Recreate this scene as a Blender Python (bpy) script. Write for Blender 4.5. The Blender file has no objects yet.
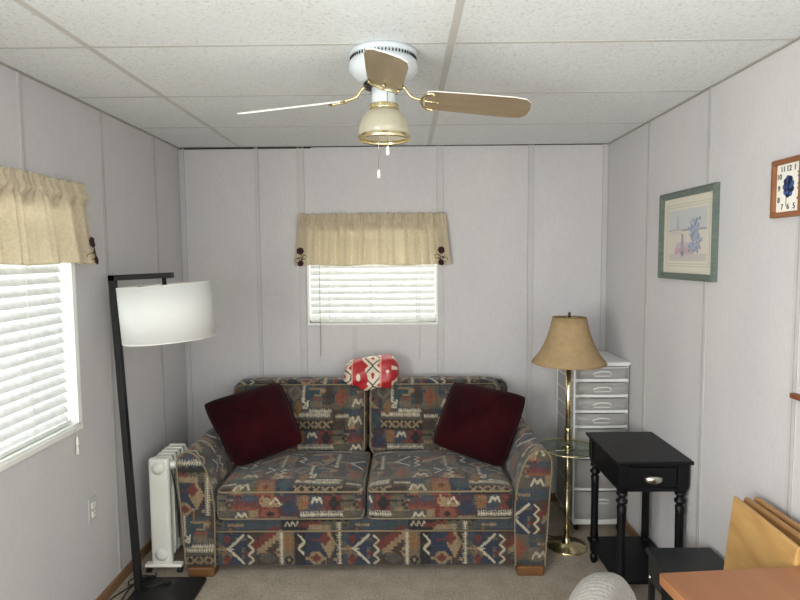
import bpy, math, random
import numpy as np
from mathutils import Vector, Matrix
random.seed(7)
rng = np.random.default_rng(5)
PI = math.pi
scene = bpy.context.scene
COL = scene.collection

# ------------------------------------------------------------------ colour + materials
def lin(c):
    return tuple(((x / 255.0) / 12.92) if x / 255.0 <= .04045 else (((x / 255.0) + .055) / 1.055) ** 2.4 for x in c)

def L4(c): return (*lin(c), 1.0)

class NT:
    def __init__(s, name):
        s.m = bpy.data.materials.new(name); s.m.use_nodes = True
        s.t = s.m.node_tree; s.b = s.t.nodes['Principled BSDF']; s.out = s.t.nodes['Material Output']
        s.tc = None
    def n(s, typ, **kw):
        nd = s.t.nodes.new(typ)
        for k, v in kw.items(): setattr(nd, k, v)
        return nd
    def l(s, a, b): s.t.links.new(a, b)
    def obj(s, scale=(1, 1, 1)):
        tc = s.n('ShaderNodeTexCoord'); mp = s.n('ShaderNodeMapping'); mp.inputs['Scale'].default_value = scale
        s.l(tc.outputs['Object'], mp.inputs['Vector']); return mp.outputs[0]
    def noise(s, vec, sc, det=4, rough=.55):
        nd = s.n('ShaderNodeTexNoise'); nd.inputs['Scale'].default_value = sc; nd.inputs['Detail'].default_value = det
        nd.inputs['Roughness'].default_value = rough; s.l(vec, nd.inputs['Vector']); return nd.outputs['Fac']
    def ramp(s, fac, stops):
        r = s.n('ShaderNodeValToRGB'); e = r.color_ramp.elements
        while len(e) < len(stops): e.new(.5)
        for i, (p, c) in enumerate(stops): e[i].position = p; e[i].color = L4(c)
        s.l(fac, r.inputs[0]); return r.outputs[0]
    def bump(s, h, strength, dist):
        b = s.n('ShaderNodeBump'); b.inputs['Strength'].default_value = strength; b.inputs['Distance'].default_value = dist
        s.l(h, b.inputs['Height']); s.l(b.outputs[0], s.b.inputs['Normal'])

def mat(name, col, rough=.6, metal=0., var=.06, vs=6., bump=0., bs=200., bd=.001, stretch=(1, 1, 1), spec=None, sheen=0., coat=0.):
    t = NT(name); v = t.obj(stretch)
    lo = tuple(max(0, x * (1 - var)) for x in col); hi = tuple(min(255, x * (1 + var)) for x in col)
    t.l(t.ramp(t.noise(v, vs), [(.3, lo), (.7, hi)]), t.b.inputs['Base Color'])
    t.b.inputs['Roughness'].default_value = rough; t.b.inputs['Metallic'].default_value = metal
    if spec is not None: t.b.inputs['Specular IOR Level'].default_value = spec
    if sheen: t.b.inputs['Sheen Weight'].default_value = sheen
    if coat: t.b.inputs['Coat Weight'].default_value = coat; t.b.inputs['Coat Roughness'].default_value = .15
    if bump: t.bump(t.noise(v, bs, 3), bump, bd)
    return t.m

def wood(name, a, b, rough=.45, axis=1, sc=14, coat=0.):
    t = NT(name); st = [sc, sc, sc]; st[axis] = sc * .07
    v = t.obj(tuple(st)); n1 = t.noise(v, 1.0, 6, .6)
    t.l(t.ramp(n1, [(.25, a), (.5, tuple((p + q) / 2 for p, q in zip(a, b))), (.75, b)]), t.b.inputs['Base Color'])
    t.b.inputs['Roughness'].default_value = rough
    if coat: t.b.inputs['Coat Weight'].default_value = coat
    t.bump(n1, .15, .001)
    return t.m

def colmat(name, rough=.9, bump=.4, bs=500., sheen=.2, spec=.2):
    t = NT(name); a = t.n('ShaderNodeVertexColor'); a.layer_name = 'Col'
    v = t.obj(); n = t.noise(v, bs, 2)
    mx = t.n('ShaderNodeMixRGB', blend_type='MULTIPLY'); mx.inputs[0].default_value = 1
    t.l(a.outputs[0], mx.inputs[1]); t.l(t.ramp(n, [(.3, (215, 215, 215)), (.7, (255, 255, 255))]), mx.inputs[2])
    t.l(mx.outputs[0], t.b.inputs['Base Color']); t.b.inputs['Roughness'].default_value = rough
    t.b.inputs['Sheen Weight'].default_value = sheen; t.b.inputs['Specular IOR Level'].default_value = spec
    t.bump(n, bump, .001); return t.m

def translucent(name, col, trans=.45, rough=.8, weave=0., transp=0.):
    t = NT(name); v = t.obj()
    lo = tuple(x * .93 for x in col)
    c = t.ramp(t.noise(v, 25 if not weave else weave, 3), [(.3, lo), (.7, col)])
    d = t.n('ShaderNodeBsdfDiffuse'); tr = t.n('ShaderNodeBsdfTranslucent'); mx = t.n('ShaderNodeMixShader')
    t.l(c, d.inputs[0]); t.l(c, tr.inputs[0]); mx.inputs[0].default_value = trans
    t.l(d.outputs[0], mx.inputs[1]); t.l(tr.outputs[0], mx.inputs[2])
    o = mx.outputs[0]
    if transp:
        tp = t.n('ShaderNodeBsdfTransparent'); m2 = t.n('ShaderNodeMixShader'); m2.inputs[0].default_value = transp
        t.l(o, m2.inputs[1]); t.l(tp.outputs[0], m2.inputs[2]); o = m2.outputs[0]
    t.l(o, t.out.inputs[0]); return t.m

def clear(name, tint=(255, 255, 255), gloss=.1, rough=.03, diff=0., dcol=(230, 230, 230)):
    t = NT(name)
    tp = t.n('ShaderNodeBsdfTransparent'); tp.inputs[0].default_value = L4(tint)
    g = t.n('ShaderNodeBsdfGlossy'); g.inputs['Roughness'].default_value = rough
    mx = t.n('ShaderNodeMixShader'); mx.inputs[0].default_value = gloss
    t.l(tp.outputs[0], mx.inputs[1]); t.l(g.outputs[0], mx.inputs[2]); o = mx.outputs[0]
    if diff:
        d = t.n('ShaderNodeBsdfDiffuse'); d.inputs[0].default_value = L4(dcol)
        tl = t.n('ShaderNodeBsdfTranslucent'); tl.inputs[0].default_value = L4(dcol)
        m3 = t.n('ShaderNodeMixShader'); t.l(d.outputs[0], m3.inputs[1]); t.l(tl.outputs[0], m3.inputs[2])
        m2 = t.n('ShaderNodeMixShader'); m2.inputs[0].default_value = diff
        t.l(o, m2.inputs[1]); t.l(m3.outputs[0], m2.inputs[2]); o = m2.outputs[0]
    t.l(o, t.out.inputs[0]); return t.m

# wall paper: pale grey vinyl with a fine linen relief
def wallmat():
    t = NT('wall_vinyl'); v = t.obj((1, 1, .5))
    n = t.noise(v, 70, 5, .7); n2 = t.noise(v, 3, 3)
    mx = t.n('ShaderNodeMixRGB', blend_type='MULTIPLY'); mx.inputs[0].default_value = 1
    t.l(t.ramp(n, [(.3, (198, 197, 198)), (.7, (206, 205, 205))]), mx.inputs[1])
    t.l(t.ramp(n2, [(.3, (247, 247, 250)), (.7, (255, 254, 252))]), mx.inputs[2])
    t.l(mx.outputs[0], t.b.inputs['Base Color']); t.b.inputs['Roughness'].default_value = .75
    t.bump(n, .10, .001); return t.m

def ceilmat():
    t = NT('ceiling_tile'); v = t.obj()
    n = t.noise(v, 90, 5, .75)
    sp = t.ramp(n, [(.36, (200, 201, 197)), (.44, (225, 230, 231)), (.7, (234, 239, 240))])
    t.l(sp, t.b.inputs['Base Color']); t.b.inputs['Roughness'].default_value = .95
    t.bump(n, .3, .002); return t.m

def carpetmat():
    t = NT('carpet_pile'); v = t.obj()
    n = t.noise(v, 85, 6, .9); n2 = t.noise(v, 9, 4)
    mx = t.n('ShaderNodeMixRGB', blend_type='MULTIPLY'); mx.inputs[0].default_value = 1
    t.l(t.ramp(n, [(.3, (148, 136, 122)), (.5, (196, 184, 168)), (.7, (232, 222, 206))]), mx.inputs[1])
    t.l(t.ramp(n2, [(.3, (228, 226, 222)), (.7, (255, 255, 255))]), mx.inputs[2])
    t.l(mx.outputs[0], t.b.inputs['Base Color']); t.b.inputs['Roughness'].default_value = 1
    t.b.inputs['Specular IOR Level'].default_value = .1
    t.bump(n, 1., .012); return t.m

M = dict(
    wall=wallmat(), ceil=ceilmat(), carpet=carpetmat(),
    seam=mat('seam_groove', (166, 163, 160), .8), angle=mat('wall_angle', (158, 155, 148), .6), batten=mat('batten_vinyl', (190, 189, 189), .5, var=.02),
    grid=mat('ceiling_grid_metal', (200, 200, 195), .45, var=.02),
    gap=mat('painted_gap_shade', (60, 56, 52), .9),  # dark colour standing in for shade where wall meets ceiling
    base=wood('baseboard_wood', (112, 82, 56), (152, 118, 84), axis=1),
    basex=wood('baseboard_wood_across', (112, 82, 56), (152, 118, 84), axis=0),
    vinyl=mat('window_vinyl', (236, 238, 232), .4, var=.02),
    slat=translucent('blind_slat', (238, 240, 237), .05),
    cordw=mat('white_cord', (235, 235, 228), .7),
    pane=clear('window_glass', gloss=.06),
    linen=translucent('linen_cream', (242, 233, 212), .58, weave=90),
    maroon=mat('thread_maroon', (52, 18, 24), .9), vine=mat('thread_green', (48, 48, 32), .9), vine2=mat('thread_olive', (120, 112, 60), .9),
    black=mat('black_metal', (24, 24, 25), .5, var=.1, spec=.35),
    blackpaint=mat('black_paint', (8, 9, 13), .42, var=.12, spec=.3),
    blackbox=mat('black_laminate', (34, 36, 38), .5, var=.1, bump=.1, bs=90),
    white=mat('white_enamel', (236, 234, 226), .35, var=.02),
    fanwhite=mat('fan_white_enamel', (204, 212, 216), .3, var=.02),
    ivory=mat('ivory_enamel', (216, 216, 208), .4, var=.02),
    brass=mat('polished_brass', (228, 214, 172), .22, 1., var=.04),
    nickel=mat('nickel', (205, 200, 190), .22, 1., var=.03),
    dark=mat('dark_plastic', (18, 18, 18), .5),
    velvet=mat('velvet_maroon', (40, 8, 13), .85, var=.25, vs=5, bump=.3, bs=300, sheen=.05, spec=.05),
    piping=mat('piping_tan', (128, 116, 92), .85, bump=.3, bs=400),
    kilim=colmat('tapestry_cloth', bs=420),
    dust=mat('sofa_underside', (28, 26, 24), .95),
    footwood=wood('foot_wood', (88, 58, 32), (120, 82, 46), axis=0),
    knit=colmat('knitted_throw', rough=.42, bump=.35, bs=260, sheen=.1, spec=.6),
    shadew=translucent('lampshade_linen', (250, 252, 250), .3, weave=900),
    shadet=translucent('lampshade_suede', (176, 152, 116), .12, weave=35),
    shadein=mat('shade_lining', (225, 215, 190), .8),
    blade=wood('blade_oak', (122, 108, 86), (148, 132, 107), axis=0, sc=30),
    frost=clear('frosted_glass', (235, 230, 210), gloss=.12, rough=.25, diff=.6, dcol=(236, 234, 220)),
    bulb=mat('bulb_white', (240, 238, 230), .3),
    plasticw=mat('drawer_white_plastic', (232, 233, 232), .35, var=.02),
    plasticc=clear('drawer_clear_plastic', (235, 235, 232), gloss=.10, rough=.2, diff=.62, dcol=(232, 231, 229)),
    traygl=clear('tray_glass', (225, 235, 230), gloss=.15),
    pine=None, darkpine=wood('rounded_tray_edge_wood', (150, 108, 62), (186, 142, 92), axis=1),
    desk=wood('desk_top_wood', (140, 92, 58), (162, 110, 72), .4, axis=1, sc=10),
    deskedge=wood('desk_edge_wood', (190, 128, 84), (208, 146, 100), .45, axis=1),
    frameg=mat('frame_sage', (96, 108, 100), .5, var=.1, vs=30, stretch=(1, 1, 4)),
    oak=wood('clock_frame_wood', (122, 76, 44), (150, 98, 62), axis=1),
    shelf=wood('wall_shelf_wood', (110, 62, 40), (136, 80, 52), axis=1),
    cream=mat('clock_face', (238, 236, 226), .5, var=.02), art=colmat('print_paper', .6, .05, sheen=0),
    ink=mat('numeral_ink', (70, 70, 78), .6), blue=mat('flower_blue', (58, 84, 140), .6, var=.3, vs=60), navy=mat('flower_navy', (24, 32, 66), .6),
    paper=None, stain=None,
)
# bamboo / pine board with knots
def pinemat():
    t = NT('pine_board'); v = t.obj((9, 1.6, 9)); n = t.noise(v, 1.6, 6, .65)
    w = t.n('ShaderNodeTexWave'); w.wave_type = 'BANDS'; w.bands_direction = 'Z'
    w.inputs['Scale'].default_value = 1.1; w.inputs['Distortion'].default_value = 9; w.inputs['Detail'].default_value = 3
    t.l(t.obj((3, 2.2, 3)), w.inputs['Vector'])
    mx = t.n('ShaderNodeMixRGB'); mx.inputs[0].default_value = .45
    t.l(t.ramp(n, [(.25, (160, 118, 66)), (.55, (192, 152, 94)), (.8, (206, 170, 114))]), mx.inputs[1])
    t.l(t.ramp(w.outputs['Fac'], [(0, (176, 134, 80)), (.25, (192, 152, 96)), (1, (200, 162, 106))]), mx.inputs[2])
    t.l(mx.outputs[0], t.b.inputs['Base Color']); t.b.inputs['Roughness'].default_value = .45; return t.m
M['pine'] = pinemat()
# grey ribbed chair cloth
def ribmat():
    t = NT('grey_ribbed_cloth'); v = t.obj((1, 1, 1))
    w = t.n('ShaderNodeTexWave'); w.wave_type = 'BANDS'; w.bands_direction = 'Y'
    w.inputs['Scale'].default_value = 30; w.inputs['Distortion'].default_value = 1.2; t.l(v, w.inputs['Vector'])
    n = t.noise(v, 260, 3)
    mx = t.n('ShaderNodeMixRGB', blend_type='MULTIPLY'); mx.inputs[0].default_value = 1
    t.l(t.ramp(w.outputs['Fac'], [(0, (142, 140, 134)), (1, (154, 152, 146))]), mx.inputs[1])
    t.l(t.ramp(n, [(.3, (200, 200, 200)), (.7, (255, 255, 255))]), mx.inputs[2])
    t.l(mx.outputs[0], t.b.inputs['Base Color']); t.b.inputs['Roughness'].default_value = .95
    ad = t.n('ShaderNodeMath', operation='ADD'); t.l(w.outputs['Fac'], ad.inputs[0]); t.l(n, ad.inputs[1])
    t.bump(ad.outputs[0], .25, .002); return t.m
M['rib'] = ribmat()

# ------------------------------------------------------------------ mesh builder
def basis(d):
    d = Vector(d).normalized(); a = Vector((0, 0, 1)) if abs(d.z) < .9 else Vector((1, 0, 0))
    u = d.cross(a).normalized(); return u, d.cross(u).normalized()

class MB:
    def __init__(s): s.v = []; s.f = []; s.mi = []; s.sm = []
    def add(s, vs, fs, mi=0, smooth=False):
        o = len(s.v); s.v += [tuple(p) for p in vs]
        for f in fs: s.f.append([i + o for i in f]); s.mi.append(mi); s.sm.append(smooth)
        return s
    def box(s, x0, x1, y0, y1, z0, z1, mi=0):
        vs = [(x, y, z) for z in (z0, z1) for y in (y0, y1) for x in (x0, x1)]
        return s.add(vs, [(0, 2, 3, 1), (4, 5, 7, 6), (0, 1, 5, 4), (2, 6, 7, 3), (0, 4, 6, 2), (1, 3, 7, 5)], mi)
    def prism(s, pts, d, mi=0):          # pts: 3D loop, d: extrusion vector
        n = len(pts); d = Vector(d); vs = [Vector(p) for p in pts] + [Vector(p) + d for p in pts]
        fs = [tuple(range(n))[::-1], tuple(range(n, 2 * n))] + [(i, (i + 1) % n, n + (i + 1) % n, n + i) for i in range(n)]
        return s.add(vs, fs, mi)
    def tube(s, path, r, k=8, closed=False, mi=0, caps=True):
        P = [Vector(p) for p in path]; n = len(P); rr = r if isinstance(r, (list, tuple)) else [r] * n
        vs = []; u = None
        for i, p in enumerate(P):
            if closed: d = P[(i + 1) % n] - P[i - 1]
            else: d = P[min(i + 1, n - 1)] - P[max(i - 1, 0)]
            d.normalize()
            if u is None: u, w = basis(d)
            else:
                u = (u - d * u.dot(d)).normalized(); w = d.cross(u)
            for j in range(k):
                a = 2 * PI * j / k; vs.append(p + (u * math.cos(a) + w * math.sin(a)) * rr[i])
        fs = []
        m = n if closed else n - 1
        for i in range(m):
            for j in range(k):
                a = i * k + j; b = i * k + (j + 1) % k; c = ((i + 1) % n) * k
                fs.append((a, b, c + (j + 1) % k, c + j))
        if caps and not closed: fs += [tuple(range(k))[::-1], tuple(range((n - 1) * k, n * k))]
        return s.add(vs, fs, mi, True)
    def lathe(s, prof, c=(0, 0, 0), k=32, mi=0, smooth=True, cap=True, sx=1, sy=1):
        vs = []; n = len(prof)
        for r, z in prof:
            for j in range(k):
                a = 2 * PI * j / k; vs.append((c[0] + r * math.cos(a) * sx, c[1] + r * math.sin(a) * sy, c[2] + z))
        fs = [(i * k + j, i * k + (j + 1) % k, (i + 1) * k + (j + 1) % k, (i + 1) * k + j) for i in range(n - 1) for j in range(k)]
        if cap: fs += [tuple(range(k))[::-1], tuple(range((n - 1) * k, n * k))]
        return s.add(vs, fs, mi, smooth)
    def disc(s, c, nrm, r, t, k=20, mi=0):     # short cylinder
        nrm = Vector(nrm).normalized(); u, w = basis(nrm); c = Vector(c)
        return s.prism([c + (u * math.cos(2 * PI * j / k) + w * math.sin(2 * PI * j / k)) * r for j in range(k)][::-1], nrm * t, mi)
    def grid(s, fn, nu, nv, mi=0, smooth=True):
        vs = [fn(i / nu, j / nv) for j in range(nv + 1) for i in range(nu + 1)]
        fs = [(j * (nu + 1) + i, j * (nu + 1) + i + 1, (j + 1) * (nu + 1) + i + 1, (j + 1) * (nu + 1) + i) for j in range(nv) for i in range(nu)]
        return s.add(vs, fs, mi, smooth)
    def build(s, name, mats, parent=None, bevel=0., seg=2, solid=0., col=None):
        me = bpy.data.meshes.new(name); me.from_pydata(s.v, [], s.f)
        if not isinstance(mats, (list, tuple)): mats = [mats]
        for m in mats: me.materials.append(m)
        me.polygons.foreach_set('material_index', s.mi); me.polygons.foreach_set('use_smooth', s.sm)
        if col is not None: setcol(me, col)
        me.update()
        o = bpy.data.objects.new(name, me); COL.objects.link(o)
        if parent is not None: o.parent = parent
        if bevel:
            b = o.modifiers.new('bevel', 'BEVEL'); b.width = bevel; b.segments = seg; b.limit_method = 'ANGLE'; b.angle_limit = math.radians(40)
            b.harden_normals = False
        if solid:
            b = o.modifiers.new('solid', 'SOLIDIFY'); b.thickness = solid; b.offset = 0
        return o

def setcol(me, rgb):          # rgb linear, per vertex
    a = me.color_attributes.new('Col', 'FLOAT_COLOR', 'POINT')
    c = np.ones((len(me.vertices), 4), np.float32); c[:, :3] = rgb; a.data.foreach_set('color', c.ravel())

def npmesh(name, V, Q, m, parent=None, col=None, smooth=True):
    me = bpy.data.meshes.new(name); nq = len(Q)
    me.vertices.add(len(V)); me.vertices.foreach_set('co', np.asarray(V, np.float32).ravel())
    me.loops.add(nq * 4); me.loops.foreach_set('vertex_index', np.asarray(Q, np.int32).ravel())
    me.polygons.add(nq); me.polygons.foreach_set('loop_start', np.arange(0, nq * 4, 4, dtype=np.int32))
    me.polygons.foreach_set('use_smooth', np.full(nq, smooth))
    me.update(calc_edges=True); me.validate()
    if col is not None: setcol(me, col)
    me.materials.append(m)
    o = bpy.data.objects.new(name, me); COL.objects.link(o)
    if parent is not None: o.parent = parent
    return o

def tag(o, label=None, cat=None, group=None, kind=None):
    if label: o['label'] = label
    if cat: o['category'] = cat
    if group: o['group'] = group
    if kind: o['kind'] = kind
    return o

def thing(name, label, cat, loc=(0, 0, 0), rz=0, group=None):
    o = bpy.data.objects.new(name, None); COL.objects.link(o); o.location = loc; o.rotation_euler = (0, 0, rz)
    o.empty_display_size = .1
    return tag(o, label, cat, group)

def struct(mb, name, m, bevel=0., parent=None):
    o = mb.build(name, m, parent, bevel); o['kind'] = 'structure'; return o

# ------------------------------------------------------------------ camera
CZ = 1.64
yaw, pitch, roll = .0089, .0740, -.0082
f0 = Vector((-math.sin(yaw), math.cos(yaw), 0)); r0 = Vector((math.cos(yaw), math.sin(yaw), 0)); u0 = Vector((0, 0, 1))
F = f0 * math.cos(pitch) - u0 * math.sin(pitch); U = f0 * math.sin(pitch) + u0 * math.cos(pitch)
R_ = r0 * math.cos(roll) + U * math.sin(roll); U_ = U * math.cos(roll) - r0 * math.sin(roll)
cd = bpy.data.cameras.new('camera'); cam = bpy.data.objects.new('camera', cd); COL.objects.link(cam)
cam.matrix_world = Matrix(((R_.x, U_.x, -F.x, 0), (R_.y, U_.y, -F.y, 0), (R_.z, U_.z, -F.z, CZ), (0, 0, 0, 1)))
cd.sensor_width = 36; cd.lens = 583.25 / 800 * 36; cd.clip_start = .05
scene.camera = cam

# ------------------------------------------------------------------ room shell
XL, XR, D, H, YB = -1.456, 1.312, 3.808, 2.352, -1.9
TH = .12
struct(MB().box(XL - TH, XR + TH, YB - TH, D + TH, -.1, 0), 'floor', M['carpet'])
struct(MB().box(XL - TH, XR + TH, YB - TH, D + TH, H, H + .08), 'ceiling', M['ceil'])
def wall_y(name, y0, y1, x0, x1, op=None, z1=H):
    b = MB()
    if op:
        a, c, zb, zt = op
        b.box(x0, a, y0, y1, 0, z1).box(c, x1, y0, y1, 0, z1).box(a, c, y0, y1, 0, zb).box(a, c, y0, y1, zt, z1)
    else: b.box(x0, x1, y0, y1, 0, z1)
    return struct(b, name, M['wall'])
WB = (-.640, .213, 1.200, 1.86)           # back window opening
wall_y('wall_back', D, D + TH, XL - TH, XR + TH, WB)
WR = (-1.15, .95, .55, 2.1)
wall_y('wall_front', YB - TH, YB, XL - TH, XR + TH, WR)
WL = (1.62, 2.545, .905, 1.90)            # left window opening (y range, z range)
WL2 = (-1.3, .1, .905, 1.98)
b = MB()
ys = [YB, WL2[0], WL2[1], WL[0], WL[1], D]
for i in range(5):
    if i in (1, 3):
        w = WL2 if i == 1 else WL
        b.box(XL - TH, XL, ys[i], ys[i + 1], 0, w[2]).box(XL - TH, XL, ys[i], ys[i + 1], w[3], H)
    else: b.box(XL - TH, XL, ys[i], ys[i + 1], 0, H)
struct(b, 'wall_left', M['wall'])
WR2 = (-1.5, -.2, .9, 1.98)
struct(MB().box(XR, XR + TH, YB, WR2[0], 0, H).box(XR, XR + TH, WR2[1], D, 0, H).box(XR, XR + TH, WR2[0], WR2[1], 0, WR2[2]).box(XR, XR + TH, WR2[0], WR2[1], WR2[3], H), 'wall_right', M['wall'])
# seam battens
n = 1
for x, w in [(-.953, .022), (-.669, .042), (.231, .042), (.816, .034), (XL + .02, .03), (XR - .02, .03)]:
    b = MB()
    segs = [(0.055, H)]
    if WB[0] - .06 < x < WB[1] + .04: segs = [(.055, WB[2] - .02), (WB[3] + .05, H)] if WB[0] < x < WB[1] else segs
    for z0, z1 in segs:
        b.box(x - w / 2, x + w / 2, D - .004, D, z0, z1).box(x - w / 2, x - w / 2 + .006, D - .0052, D - .003, z0, z1).box(x + w / 2 - .006, x + w / 2, D - .0052, D - .003, z0, z1).box(x - w / 2 - .002, x - w / 2, D - .001, D, z0, z1, 1).box(x + w / 2, x + w / 2 + .002, D - .001, D, z0, z1, 1)
    struct(b, 'trim_%d' % n, [M['batten'], M['seam']]); n += 1
struct(MB().box(-.35, -.318, D - .005, D, .055, WB[2] - .02), 'trim_%d' % n, [M['batten'], M['seam']]); n += 1
for y in (2.252, 2.843, 3.434, 1.1, .5, -1.5):
    b = MB(); b.box(XL, XL + .004, y - .014, y + .014, .055, H).box(XL + .003, XL + .0052, y - .014, y - .008, .055, H).box(XL, XL + .0045, y - .0015, y + .0025, .055, H, 1)
    if WL[0] < y < WL[1]:
        b = MB(); b.box(XL, XL + .004, y - .014, y + .014, WL[3] + .05, H).box(XL, XL + .0045, y - .0015, y + .0025, WL[3] + .05, H, 1)
    struct(b, 'trim_%d' % n, [M['batten'], M['seam']]); n += 1
for y in (3.182, 2.56, 1.956, 1.34, .73, .12):
    b = MB(); b.box(XR - .004, XR, y - .016, y + .016, .055, H).box(XR - .0052, XR - .003, y - .016, y - .01, .055, H).box(XR - .0045, XR, y - .002, y + .003, .055, H, 1)
    struct(b, 'trim_%d' % n, [M['batten'], M['seam']]); n += 1
# ceiling grid: long tees, cross tees, wall angle and dark strips painted as shade over the back wall
for x in (-1.058, .161):
    struct(MB().box(x - .012, x + .012, YB, D, H - .0012, H), 'trim_%d' % n, M['grid']); n += 1
for k in range(9):
    y = 3.2306 - .61 * k
    struct(MB().box(XL, XR, y - .007, y + .006, H - .0008, H).box(XL, XR, y + .006, y + .0085, H - .0006, H, 1), 'trim_%d' % n, [M['grid'], M['angle']]); n += 1
struct(MB().box(XL, XL + .010, YB, D, H - .006, H), 'trim_%d' % n, M['angle']); n += 1
struct(MB().box(XR - .010, XR, YB, D, H - .006, H), 'trim_%d' % n, M['angle']); n += 1
struct(MB().box(XL, -.60, D - .004, D, H - .013, H - .001), 'trim_%d' % n, M['gap']); n += 1
struct(MB().box(-.60, XR, D - .004, D, H - .006, H - .001), 'trim_%d' % n, M['gap']); n += 1
# baseboards
struct(MB().box(XL, XL + .012, YB, D, 0, .058), 'baseboard_left', M['base'], .003)
struct(MB().box(XR - .012, XR, YB, D, 0, .062), 'baseboard_right', M['base'], .003)
struct(MB().box(XL, XR, D - .012, D, 0, .058), 'baseboard_back', M['basex'], .003)
struct(MB().box(XL, XR, YB, YB + .012, 0, .058), 'baseboard_front', M['basex'], .003)

# ------------------------------------------------------------------ windows
def window_back():
    x0, x1, z0, z1 = WB
    t = MB()
    fw = .022
    t.box(x0, x1, D - .003, D + TH, z0 - .0, z0 + .008).box(x0, x1, D - .006, D + TH, z1 - fw, z1)
    t.box(x0, x0 + .012, D - .006, D + TH, z0, z1).box(x1 - .012, x1, D - .006, D + TH, z0, z1)
    t.box(x0 - .003, x1 + .003, D - .004, D, z0 - .005, z0)
    t.box(x0, x1, D + .085, D + .105, z0, z0 + .05).box(x0, x1, D + .085, D + .105, z1 - .05, z1)
    t.box(x0, x0 + .04, D + .085, D + .105, z0, z1).box(x1 - .04, x1, D + .085, D + .105, z0, z1)
    o = struct(t, 'window_1', M['vinyl'], .002)
    p = MB().box(x0 + .03, x1 - .03, D + .093, D + .097, z0 + .04, z1 - .04).build('window_pane', M['pane'], o)
def window_left(y0, y1, z0, z1, nm):
    t = MB()
    t.box(XL - TH, XL + .004, y0, y1, z0, z0 + .014).box(XL - TH, XL + .004, y0, y1, z1 - .014, z1)
    t.box(XL - TH, XL + .004, y0, y0 + .014, z0, z1).box(XL - TH, XL + .004, y1 - .014, y1, z0, z1)
    t.box(XL, XL + .008, y0 - .012, y1 + .012, z0 - .02, z0 + .002)
    t.box(XL, XL + .005, y1 - .002, y1 + .014, z0 - .02, z1)
    t.box(XL - .105, XL - .085, y0, y1, z0, z0 + .05).box(XL - .105, XL - .085, y0, y1, z1 - .05, z1)
    t.box(XL - .105, XL - .085, y0, y0 + .05, z0, z1).box(XL - .105, XL - .085, y1 - .05, y1, z0, z1)
    o = struct(t, nm, M['vinyl'], .002)
    MB().box(XL - .097, XL - .093, y0 + .04, y1 - .04, z0 + .04, z1 - .04).build('window_pane', M['pane'], o)
window_back()
window_left(*WL, 'window_2')
window_left(*WL2, 'added_window_3')  # unseen left window, added behind the camera to bring daylight in
b = MB(); x0, x1, z0, z1 = WR
for (a, c, e, g) in [(x0, x1, z0, z0 + .05), (x0, x1, z1 - .05, z1), (x0, x0 + .05, z0, z1), (x1 - .05, x1, z0, z1), ((x0 + x1) / 2 - .03, (x0 + x1) / 2 + .03, z0, z1)]:
    b.box(a, c, YB - .09, YB - .05, e, g)
o = struct(b, 'added_window_4', M['vinyl'], .003)  # unseen rear window, added to let daylight into the room
MB().box(x0 + .04, x1 - .04, YB - .072, YB - .068, z0 + .04, z1 - .04).build('window_pane', M['pane'], o)

b = MB(); y0, y1, z0, z1 = WR2
for (a, c, e, g) in [(y0, y1, z0, z0 + .05), (y0, y1, z1 - .05, z1), (y0, y0 + .05, z0, z1), (y1 - .05, y1, z0, z1)]: b.box(XR + .05, XR + .09, a, c, e, g)
o = struct(b, 'added_window_5', M['vinyl'], .003)  # unseen right window, added so that daylight reaches the left wall
MB().box(XR + .068, XR + .072, y0 + .04, y1 - .04, z0 + .04, z1 - .04).build('window_pane', M['pane'], o)

# venetian blinds -------------------------------------------------
def blind(label, origin, length, axis, ztop, zbot, pitch_, tilt, ladders, slat_w=.05):
    """axis 'x': slats run along x at y=origin ; axis 'y': slats run along y at x=origin; room side is -y / +x"""
    (a0, a1), c = length, origin
    t = thing('venetian_blind', label, 'blind', ((a0 + a1) / 2, c, zbot) if axis == 'x' else (c, (a0 + a1) / 2, zbot))
    Lh = (a1 - a0) / 2
    def P(l, d, z): return (l, -d, z - zbot) if axis == 'x' else (d, l, z - zbot)     # d: toward the room
    b = MB(); k = int((ztop - zbot - .03) / pitch_)
    for i in range(k):
        z = zbot + .034 + i * pitch_; cs, sn = math.cos(tilt) * slat_w / 2, math.sin(tilt) * slat_w / 2
        pr = []
        for q in (-1, -.5, 0, .5, 1):
            pr.append((q * cs, z - q * sn + .0035 * (1 - q * q)))
        pts = [P(-Lh, d, zz) for d, zz in pr] + [P(-Lh, d, zz - .0024) for d, zz in pr[::-1]]
        e = Vector(P(Lh, 0, 0)) - Vector(P(-Lh, 0, 0)); b.prism(pts, e)
    b.build('slats', M['slat'], t)
    b = MB(); p0 = P(-Lh, -.026, zbot); p1 = P(Lh, .026, zbot + .018)
    b.box(min(p0[0], p1[0]), max(p0[0], p1[0]), min(p0[1], p1[1]), max(p0[1], p1[1]), 0, .018).build('bottom_rail', M['slat'], t, .003)
    p0 = P(-Lh, -.028, ztop); p1 = P(Lh, .028, ztop + .04)
    MB().box(min(p0[0], p1[0]), max(p0[0], p1[0]), min(p0[1], p1[1]), max(p0[1], p1[1]), ztop - zbot, ztop - zbot + .04).build('head_rail', M['vinyl'], t, .002)
    for l in ladders:
        b = MB()
        for d in (-.027, .027):
            b.tube([P(l - (a0 + a1) / 2, d, zbot + .018), P(l - (a0 + a1) / 2, d, ztop)], .0016, 5)
        b.build('ladder_cord', M['cordw'], t)
    return t, P
bl, P = blind('white venetian blind in the small window above the patterned sofa', D + .042, (WB[0] + .016, WB[1] - .016), 'x', 1.80, WB[2] + .016, .0425, math.radians(57), (-.50, -.225, .075))
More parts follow.
